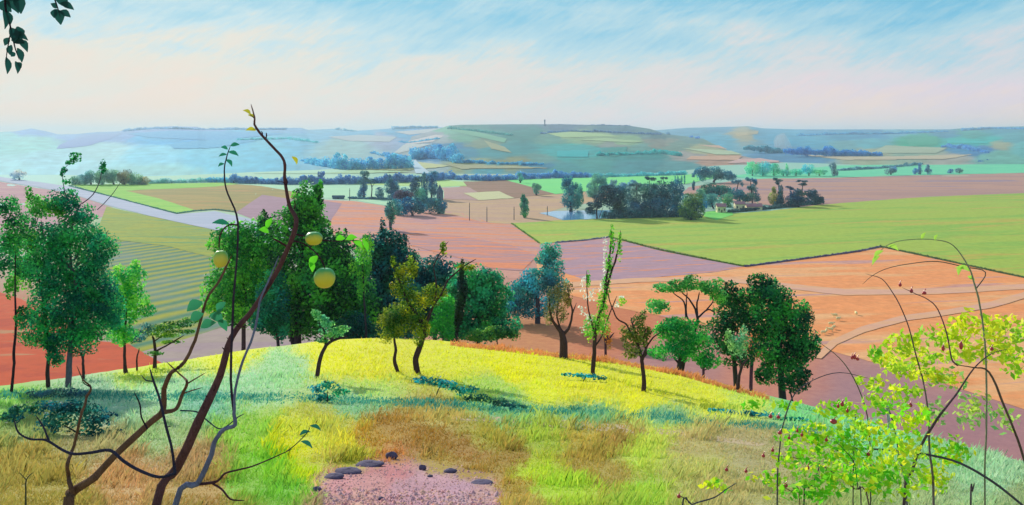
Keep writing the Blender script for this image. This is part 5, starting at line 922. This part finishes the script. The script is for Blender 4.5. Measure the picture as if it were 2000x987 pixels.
# brambles at the right
def tuple_mix(c):
    v = [int(c[i:i+2], 16) for i in (1, 3, 5)]; return '#%02x%02x%02x' % tuple(min(255, int(a*.7+b*.3+14)) for a, b in zip(v, (140, 110, 120)))
def dog_rose():
    d = 3.3; e, o = plant('dog_rose', 'tangled dog rose with arching canes, yellow-green leaves and red hips, filling the right corner', 'rose bush', 1760, d)
    C = [
     ([(1760, 1450, 12), (1765, 987, 10), (1782, 920, 10), (1800, 870, 9), (1828, 822, 8), (1868, 770, 6), (1902, 720, 4.5), (1935, 692, 3), (1968, 682, 1.6)], '#4c4044', 0),
     ([(2200, 1500, 10), (2100, 1080, 9), (2000, 990, 8), (1940, 942, 8), (1875, 905, 8), (1815, 889, 7.5), (1750, 880, 6.5), (1670, 877, 5), (1626, 882, 2.4)], '#3c444c', .12),
     ([(2080, 1480, 11), (2050, 1080, 9), (2010, 930, 8), (1988, 860, 7), (1960, 790, 7), (1932, 727, 6), (1900, 718, 4), (1862, 712, 2.4)], '#5c4c34', -.1),
     ([(1935, 1450, 8), (1924, 990, 6), (1926, 850, 6), (1926, 720, 6), (1918, 620, 6), (1902, 550, 6), (1888, 515, 5), (1862, 480, 3.6), (1830, 469, 3), (1780, 468, 2.6), (1740, 476, 2.4), (1715, 495, 2), (1702, 520, 1.4)], '#98ac7c', .25),
     ([(1790, 1450, 7), (1772, 990, 6), (1758, 900, 5.5), (1745, 830, 5), (1736, 800, 4.5), (1731, 790, 4)], '#5c5c74', .05),
     ([(1828, 1450, 9), (1824, 990, 8), (1816, 880, 7), (1812, 800, 6), (1804, 750, 4), (1800, 735, 2.5)], '#746c64', .18),
     ([(1804, 748, 5), (1788, 690, 4.5), (1775, 640, 4), (1758, 598, 3.6), (1742, 570, 3.2), (1722, 545, 2.6), (1690, 535, 1.4)], '#4c3844', .3),
     ([(1870, 714, 5), (1858, 700, 4.5), (1850, 655, 4), (1832, 605, 3.4), (1812, 585, 2.8), (1790, 575, 2.4), (1762, 562, 1.4)], '#5c3440', -.12),
     ([(1906, 565, 4), (1925, 532, 3.6), (1880, 521, 3.4), (1830, 511, 3.2), (1780, 515, 2.8), (1735, 524, 2.4), (1705, 538, 2), (1684, 556, 1.2)], '#3c5444', .35),
     ([(1520, 1450, 6), (1518, 1000, 5), (1522, 880, 4.5), (1532, 820, 4), (1552, 770, 3.6), (1590, 742, 3), (1640, 728, 2.6), (1700, 740, 1.6)], '#3c4858', .1),
     ([(1575, 1450, 6), (1570, 987, 5), (1582, 955, 4.5), (1596, 925, 4), (1602, 898, 3)], '#3c3c4c', 0),
     ([(1898, 1450, 7), (1896, 987, 5), (1899, 960, 4.5), (1903, 943, 3.5)], '#3c3444', -.2),
     ([(1690, 1400, 6), (1700, 1000, 5), (1698, 850, 4.5), (1688, 790, 4), (1668, 740, 3.6), (1640, 700, 3), (1595, 665, 1.6)], '#4c6040', .3),
     ([(1300, 1450, 5), (1330, 1010, 4.5), (1352, 986, 4.5), (1395, 972, 4), (1420, 955, 3.4), (1440, 943, 2)], '#2c3c4c', -.1), ([(1352, 986, 4), (1340, 975, 3), (1328, 969, 2)], '#3c2c3c', -.1),
     ([(1740, 1450, 6), (1700, 1000, 5), (1668, 955, 4.5), (1630, 925, 4), (1590, 903, 3.4), (1540, 893, 2.4), (1500, 890, 1.4)], '#8c5c4c', .15),
     ([(1560, 1400, 5), (1562, 990, 4), (1545, 960, 3.6), (1510, 945, 2)], '#8c8444', .05),
     ([(1668, 1400, 5), (1666, 990, 4), (1668, 880, 3.6), (1670, 810, 3), (1655, 805, 2)], '#4c5448', .22),
     ([(1680, 1400, 5), (1682, 990, 4), (1676, 955, 3.6), (1668, 905, 3), (1650, 880, 2.4), (1632, 862, 1.4)], '#3c3c4c', .02)]
    for pts, c, off in C: limbs('cane', [[(p[0], p[1], p[2]*.62, off) for p in pts]], d, e, o, tuple_mix(c), jit=.03, wob=.35, n=8)
    limbs('pale_shoot', [[(1738, 845, 5, -.1), (1735, 815, 6, -.1), (1733, 790, 5, -.1)]], d, e, o, '#c8d4e4', wob=.1)
    # leaves along the canes  and in loose clouds
    cl = [(1770, 672, 48, 26), (1840, 655, 50, 26), (1735, 700, 34, 20), (1800, 700, 46, 20), (1900, 640, 46, 30), (1950, 665, 34, 36), (1905, 690, 34, 18), (1960, 630, 30, 16), (1715, 690, 20, 22), (1980, 700, 30, 40), (1870, 690, 40, 26), (1760, 720, 40, 20), (1830, 735, 50, 18), (1700, 745, 36, 16), (1990, 650, 26, 24), (1770, 765, 40, 16)]
    crown('foliage', [(a, b_, c_, d_, RNG.uniform(-.25, .35)) for a, b_, c_, d_ in cl], d+.5, e, o, '#88b028', '#e4dc34', leaf=13, dens=2.6, k=1.1, hollow=.9, asp=.55, lab='bright yellow leaves of the upper canes')
    cl = [(1590, 850, 70, 24), (1650, 880, 66, 30), (1560, 890, 50, 26), (1690, 920, 70, 34), (1760, 880, 44, 40), (1620, 930, 60, 26), (1500, 935, 44, 16), (1720, 780, 40, 26), (1640, 800, 50, 20), (1820, 930, 40, 34), (1470, 790, 30, 10), (1540, 790, 30, 10), (1400, 950, 30, 12), (1850, 880, 50, 34), (1740, 940, 60, 34), (1580, 960, 70, 22), (1690, 840, 60, 30), (1780, 820, 40, 34)]
    crown('foliage', [(a, b_, c_, d_, RNG.uniform(-.3, .3)) for a, b_, c_, d_ in cl], d+.1, e, o, '#60b020', '#d4e030', leaf=13, dens=2.6, k=1.1, hollow=.9, asp=.55)
    cl = [(1900, 800, 40, 40), (1960, 820, 30, 26), (1850, 740, 40, 24), (1820, 800, 36, 26)]
    crown('foliage', cl, d+.6, e, o, '#68984c', '#a4bc64', leaf=12, dens=1.6, hollow=.9, asp=.55)
    leafblade('leaf', e, o, [(1725, 490, -18, 16, 9), (1718, 500, -14, 18, 8), (1735, 480, 20, 10, 8), (1800, 468, 8, -14, 7), (1826, 470, 6, -12, 6), (1880, 520, -8, 18, 9), (1895, 530, -30, -6, 9), (1890, 540, 14, 8, 8)], d+.25, '#98c44c')
    hips = [(1758, 557, 3, 4), (1780, 569, 3.4, 4.4), (1805, 573, 4.5, 3.4), (1669, 698, 3.5, 5), (1664, 699, 2.6, 4), (1675, 702, 3.4, 3), (1645, 790, 3.6, 5), (1637, 794, 3, 4), (1655, 803, 3, 4), (1628, 824, 7, 5), (1842, 681, 3.2, 6), (1877, 676, 3.8, 8), (1937, 682, 3.6, 4), (1505, 814, 4, 4), (1520, 815, 4, 3.4), (1523, 846, 4.4, 3.4), (1557, 842, 3, 3), (1566, 850, 3, 4), (1614, 860, 3.4, 3.4), (1696, 888, 4, 3.4), (1578, 914, 3, 4), (1534, 949, 5, 4), (1509, 880, 3.4, 3.4), (1326, 970, 4, 4), (1419, 918, 3.6, 3.4), (1457, 921, 3.4, 3.4), (1491, 891, 3.6, 3.4), (1778, 792, 4, 4.4), (1814, 805, 4, 4), (1541, 856, 3, 3)]
    n, m = 10, 7
    for i, (x, y, rx, ry) in enumerate(hips):
        c = P(x, y, d+.02); s_ = d/F
        vs = [c+np.array((math.sin(math.pi*j/m)*math.cos(2*math.pi*k/n)*rx, math.sin(math.pi*j/m)*math.sin(2*math.pi*k/n)*rx, math.cos(math.pi*j/m)*ry))*s_*(1+.1*math.cos(math.pi*j/m)) for j in range(m+1) for k in range(n)]
        fs = [(j*n+k, (j+1)*n+k, (j+1)*n+(k+1) % n, j*n+(k+1) % n) for j in range(m) for k in range(n)]
        # short stalk
        st = c+np.array((0, 0, ry*.7*s_)); tv, tq = tube([st, st+np.array((rx*.3*s_, .002, 3*s_)), st+np.array((rx*s_, .004, 6*s_))], np.array((1.0, .9, .7))*s_, 4)
        h = mesh_np('hip', np.vstack([vs, tv]), np.vstack([fs, tq+len(vs)]), M_HIP, e, o, None, True)
M_HIP = mat_plain('rose_hip', A('#a82c34', 1.1), .35, .2, 60, .5)
dog_rose()
# hanging leaves of the tree overhead
d = 2.6; o = P(-60, -260, d); LW = 1.6; e = thing('overhanging_bough', tuple(o), 'dark leafy bough hanging into the top left corner', 'bough')
limbs('twig', [[(-60, -260, 16), (-20, -120, 10), (5, -30, 6), (12, 20, 4), (22, 60, 3), (30, 95, 2.4), (38, 118, 1.4)], [(-20, -120, 8), (50, -60, 5), (95, -20, 3.5), (110, 8, 2.6), (118, 34, 1.5)], [(22, 60, 2.4), (14, 100, 2), (12, 124, 1.4)]], d, e, o, '#2c2430', wob=.3)
leafblade('leaf', e, o, [(a_, b_, c_*1.1, d_*1.1, w_*1.5) for a_, b_, c_, d_, w_ in [(0, -10, 34, 10, 16), (10, 0, 24, 24, 14), (-6, 8, 26, 14, 16), (28, -8, 12, 32, 16), (6, 20, 3, 34, 9), (14, 22, 5, 26, 8), (20, 54, 6, 26, 14), (34, 52, 2, 22, 14), (24, 66, 28, 12, 9), (18, 74, -8, 14, 9), (34, 78, 18, 22, 10), (22, 88, -2, 18, 9), (34, 94, 8, 26, 9), (28, 84, 18, -2, 7), (12, 112, 2, 30, 9), (30, 120, 4, 22, 8), (34, 122, 7, 10, 6), (30, 104, -8, 6, 8), (22, 78, 24, 6, 11)]], d, '#14403c', lab='dark teal leaf')
leafblade('leaf', e, o, [(a_, b_, c_*1.1, d_*1.1, w_*1.5) for a_, b_, c_, d_, w_ in [(108, -6, 22, 20, 14), (118, 6, 24, 12, 9), (112, 16, -12, -8, 7), (108, 18, 10, 28, 14), (116, 22, 20, 11, 9), (108, 18, -2, 16, 10)]], d, '#14403c')

# low thicket added in place of the left tree's shadow, feathery thicket, loose soil
tree('thicket', 'dark teal low thicket added in place of shade below the grey-stemmed tree at the left', 'shrub', (160, 850), [(60, 800, 34, 12), (110, 796, 44, 14), (160, 798, 40, 16), (120, 822, 40, 18), (190, 820, 34, 16), (180, 846, 34, 18), (225, 852, 24, 14), (90, 836, 24, 16), (20, 812, 26, 12), (12, 862, 12, 18), (165, 868, 18, 12)], '#104848', '#2c7c74', near=True, leaf=6, dens=3.4, tw=3, cname='foliage', tname='stem')
tree('thicket', 'grey-green feathery thicket at the foot of the grey-stemmed tree', 'shrub', (120, 780), [(80, 772, 26, 7), (115, 768, 28, 8), (150, 768, 24, 8)], '#34585c', '#5c8480', near=True, leaf=4.5, dens=3, tw=2, cname='foliage', tname='stem')
n = 9000
px = RNG.uniform(610, 990, n); row = RNG.uniform(885, 1000, n); k = ((abs(px-795)+14*fbm(px/15, row/15, 1, 3) < 176) & (row > 890+np.abs(px-790)*.2+10*fbm(px/22, row/22, 2, 3))); px, row = px[k], row[k]; n = len(px)
d = hit(px, row, True); z = height(px, d); X = (px-1000)/F*d; r = RNG.gamma(1.3, .0038, n)+.002; c0 = np.stack([X, d, z+r*.2], 1)
O = np.array([(1, 0, 0), (0, 1, 0), (-1, 0, 0), (0, -1, 0), (0, 0, 1)], float)
V = c0[:, None]+O[None]*r[:, None, None]*RNG.uniform(.5, 1.3, (n, 5, 1)); V = V.reshape(-1, 3)
T = np.array([(0, 1, 4), (1, 2, 4), (2, 3, 4), (3, 0, 4)]); Fc = (np.arange(n)[:, None, None]*5+T[None]).reshape(-1, 3)
pal = np.array([A(h) for h in ('#d8a49c', '#d09494', '#d0a0ac', '#dcac9c', '#c4a0a8', '#dc988c')]); cc = pal[((vn(px/12, row/8, 2)*3+RNG.random(n)*3).astype(int)) % 6]
mesh_np('gravel', V, Fc, M_GROUND, col=np.repeat(cc, 5, 0), kind='stuff')['label'] = 'crumbly mauve-pink soil of the bare patch'

# parcels and hedgerows on the hills
def parcel(poly, col, H_, c2=None): return hill_sheet('hill_field', poly, mat_two('hill_parcel', A(col, .8), A(c2 or col, .88), scale=(.004, .02, 1), amp=.12), H_, .7)
for a in (([(1058, 259), (1110, 257), (1170, 262), (1212, 268), (1150, 268), (1100, 270)], '#b4d090'), ([(1180, 271), (1260, 277), (1240, 280), (1130, 274)], '#b0cc94'), ([(1088, 296), (1150, 295), (1148, 308), (1088, 308)], '#20b8b8'), ([(1192, 290), (1225, 288), (1222, 302), (1200, 308), (1180, 302)], '#38988c'),
          ([(880, 256), (895, 250), (990, 272), (985, 280)], '#7cb894'), ([(945, 275), (985, 288), (1000, 300), (960, 292)], '#a8ac84'), ([(800, 276), (850, 264), (868, 266), (845, 278), (790, 284)], '#d0c8c8'), ([(640, 288), (760, 276), (800, 280), (690, 296)], '#98a8d0'), ([(690, 298), (800, 282), (845, 282), (780, 300)], '#c0c8c8'),
          ([(870, 322), (1000, 326), (1080, 330), (900, 332)], '#b0b088'), ([(1360, 284), (1420, 285), (1500, 298), (1460, 298)], '#e4b898'), ([(1330, 290), (1440, 296), (1560, 303), (1400, 303)], '#c4d4a8'), ([(1350, 306), (1450, 306), (1440, 314), (1340, 313)], '#e0b090'), ([(1440, 312), (1530, 308), (1520, 318), (1420, 320)], '#e0b4ac'),
          ([(700, 322), (820, 318), (880, 326), (800, 334), (690, 332)], '#ccd098'), ([(560, 330), (690, 332), (800, 337), (640, 343), (480, 343)], '#b4d8a8')): parcel(*a, HB)
for a in (([(1770, 273), (1830, 267), (1832, 283), (1778, 287)], '#44b088'), ([(1850, 275), (1925, 277), (1930, 281), (1850, 280)], '#38c4bc'), ([(1434, 260), (1482, 256), (1480, 262), (1440, 267)], '#ccb484'), ([(1560, 303), (1700, 308), (1900, 303), (1850, 312), (1650, 314)], '#d0c0a0'), ([(1730, 285), (1850, 290), (1830, 300), (1700, 300)], '#b4c0a0')): parcel(*a, HC)
for a in (([(250, 262), (330, 256), (480, 258), (560, 262), (420, 275), (300, 270)], '#58b0e4'), ([(330, 283), (380, 276), (490, 270), (500, 276), (420, 290), (340, 292)], '#5cb8e4'), ([(115, 285), (160, 264), (240, 259), (215, 272), (170, 286), (110, 292)], '#8ca8dc'), ([(640, 268), (700, 264), (775, 268), (760, 278), (680, 276)], '#c0c8cc'), ([(770, 258), (860, 251), (868, 256), (800, 264)], '#ccc8c8')): parcel(*a, HA)
def hill_hedge(lab, line, c1, c2, h, H_, w=5): belt('woodland', lab, 'wood', line, None, c1, c2, h, w, hillsurf=H_, leaf=2.2)
hill_hedge('violet-blue wood along the top edge of the pale field on the wide hill', [(1060, 262), (1110, 258), (1180, 259), (1290, 264)], '#4c6c8c', '#5c7c98', 4, HB)
hill_hedge('dark green wood right under the crest at the left of the tower', [(880, 252), (950, 260), (1000, 266)], '#3c7c7c', '#4c9088', 4, HB)
hill_hedge('thin dark hedge below the pale rose field left of the crest', [(740, 281), (800, 280), (860, 272)], '#5090a8', '#609cb0', 3.5, HB)
hill_hedge('teal wood band low on the wide hill, right half', [(1170, 305), (1230, 303), (1290, 300), (1330, 306)], '#2c9090', '#409c98', 7, HB, 7)
hill_hedge('blue-teal wood band at the foot of the wide hill, left half', [(900, 318), (980, 322), (1060, 324)], '#3c8cac', '#5098b0', 6, HB, 7)
hill_hedge('blue wood across the upper part of the right-hand hills', [(1560, 266), (1640, 263), (1760, 262), (1850, 258)], '#3c88b4', '#5098bc', 4, HC, 7)
hill_hedge('blue wood below the turquoise field on the right-hand hills', [(1845, 288), (1880, 291), (1930, 300)], '#4c80b0', '#5c90b8', 7, HC, 6)
hill_hedge('blue wood on the skyline at the far right', [(1880, 256), (1940, 252), (2040, 253)], '#4888b0', '#5894b4', 4, HC, 6)
hill_hedge('violet-blue skyline wood of the distant ridge on the left', [(245, 257), (300, 252), (400, 254), (560, 254)], '#6c90d0', '#7c9cd4', 4, HA, 6)
hill_hedge('pale blue wood halfway down the distant ridge', [(470, 275), (560, 272), (620, 280)], '#5ca8dc', '#70b4e0', 4, HA, 6)

def spurs(e, o, pts, d, n, c):
    p = splined(pts, 6)
    for i in RNG.integers(3, len(p)-2, n):
        a = RNG.uniform(-2.6, -.5); l = RNG.uniform(5, 20); x, y = p[i][0], p[i][1]; w = RNG.uniform(1.4, 3)
        limbs('spur', [[(x, y, w+1), (x+l*.5*math.cos(a), y+l*.5*math.sin(a), w, RNG.uniform(-.01, .01)), (x+l*math.cos(a-.3), y+l*math.sin(a-.3), w*.7, RNG.uniform(-.03, .03))]], d, e, o, c, wob=.2, n=6)
spurs(EA[0], EA[1], [(345, 915, 20), (385, 830, 20), (430, 735, 18), (452, 660, 15), (500, 597, 12), (545, 522, 10), (578, 440, 9), (556, 350, 6), (555, 315, 5.5), (535, 290, 5), (500, 250, 4.5)], DA, 26, '#4c3038')

belt('undergrowth', 'dark undergrowth closing the foot of the grove beyond the green field', 'undergrowth', [(1185, 427), (1260, 426), (1338, 424)], None, '#1c4450', '#34686c', 17, 12, leaf=2.6)
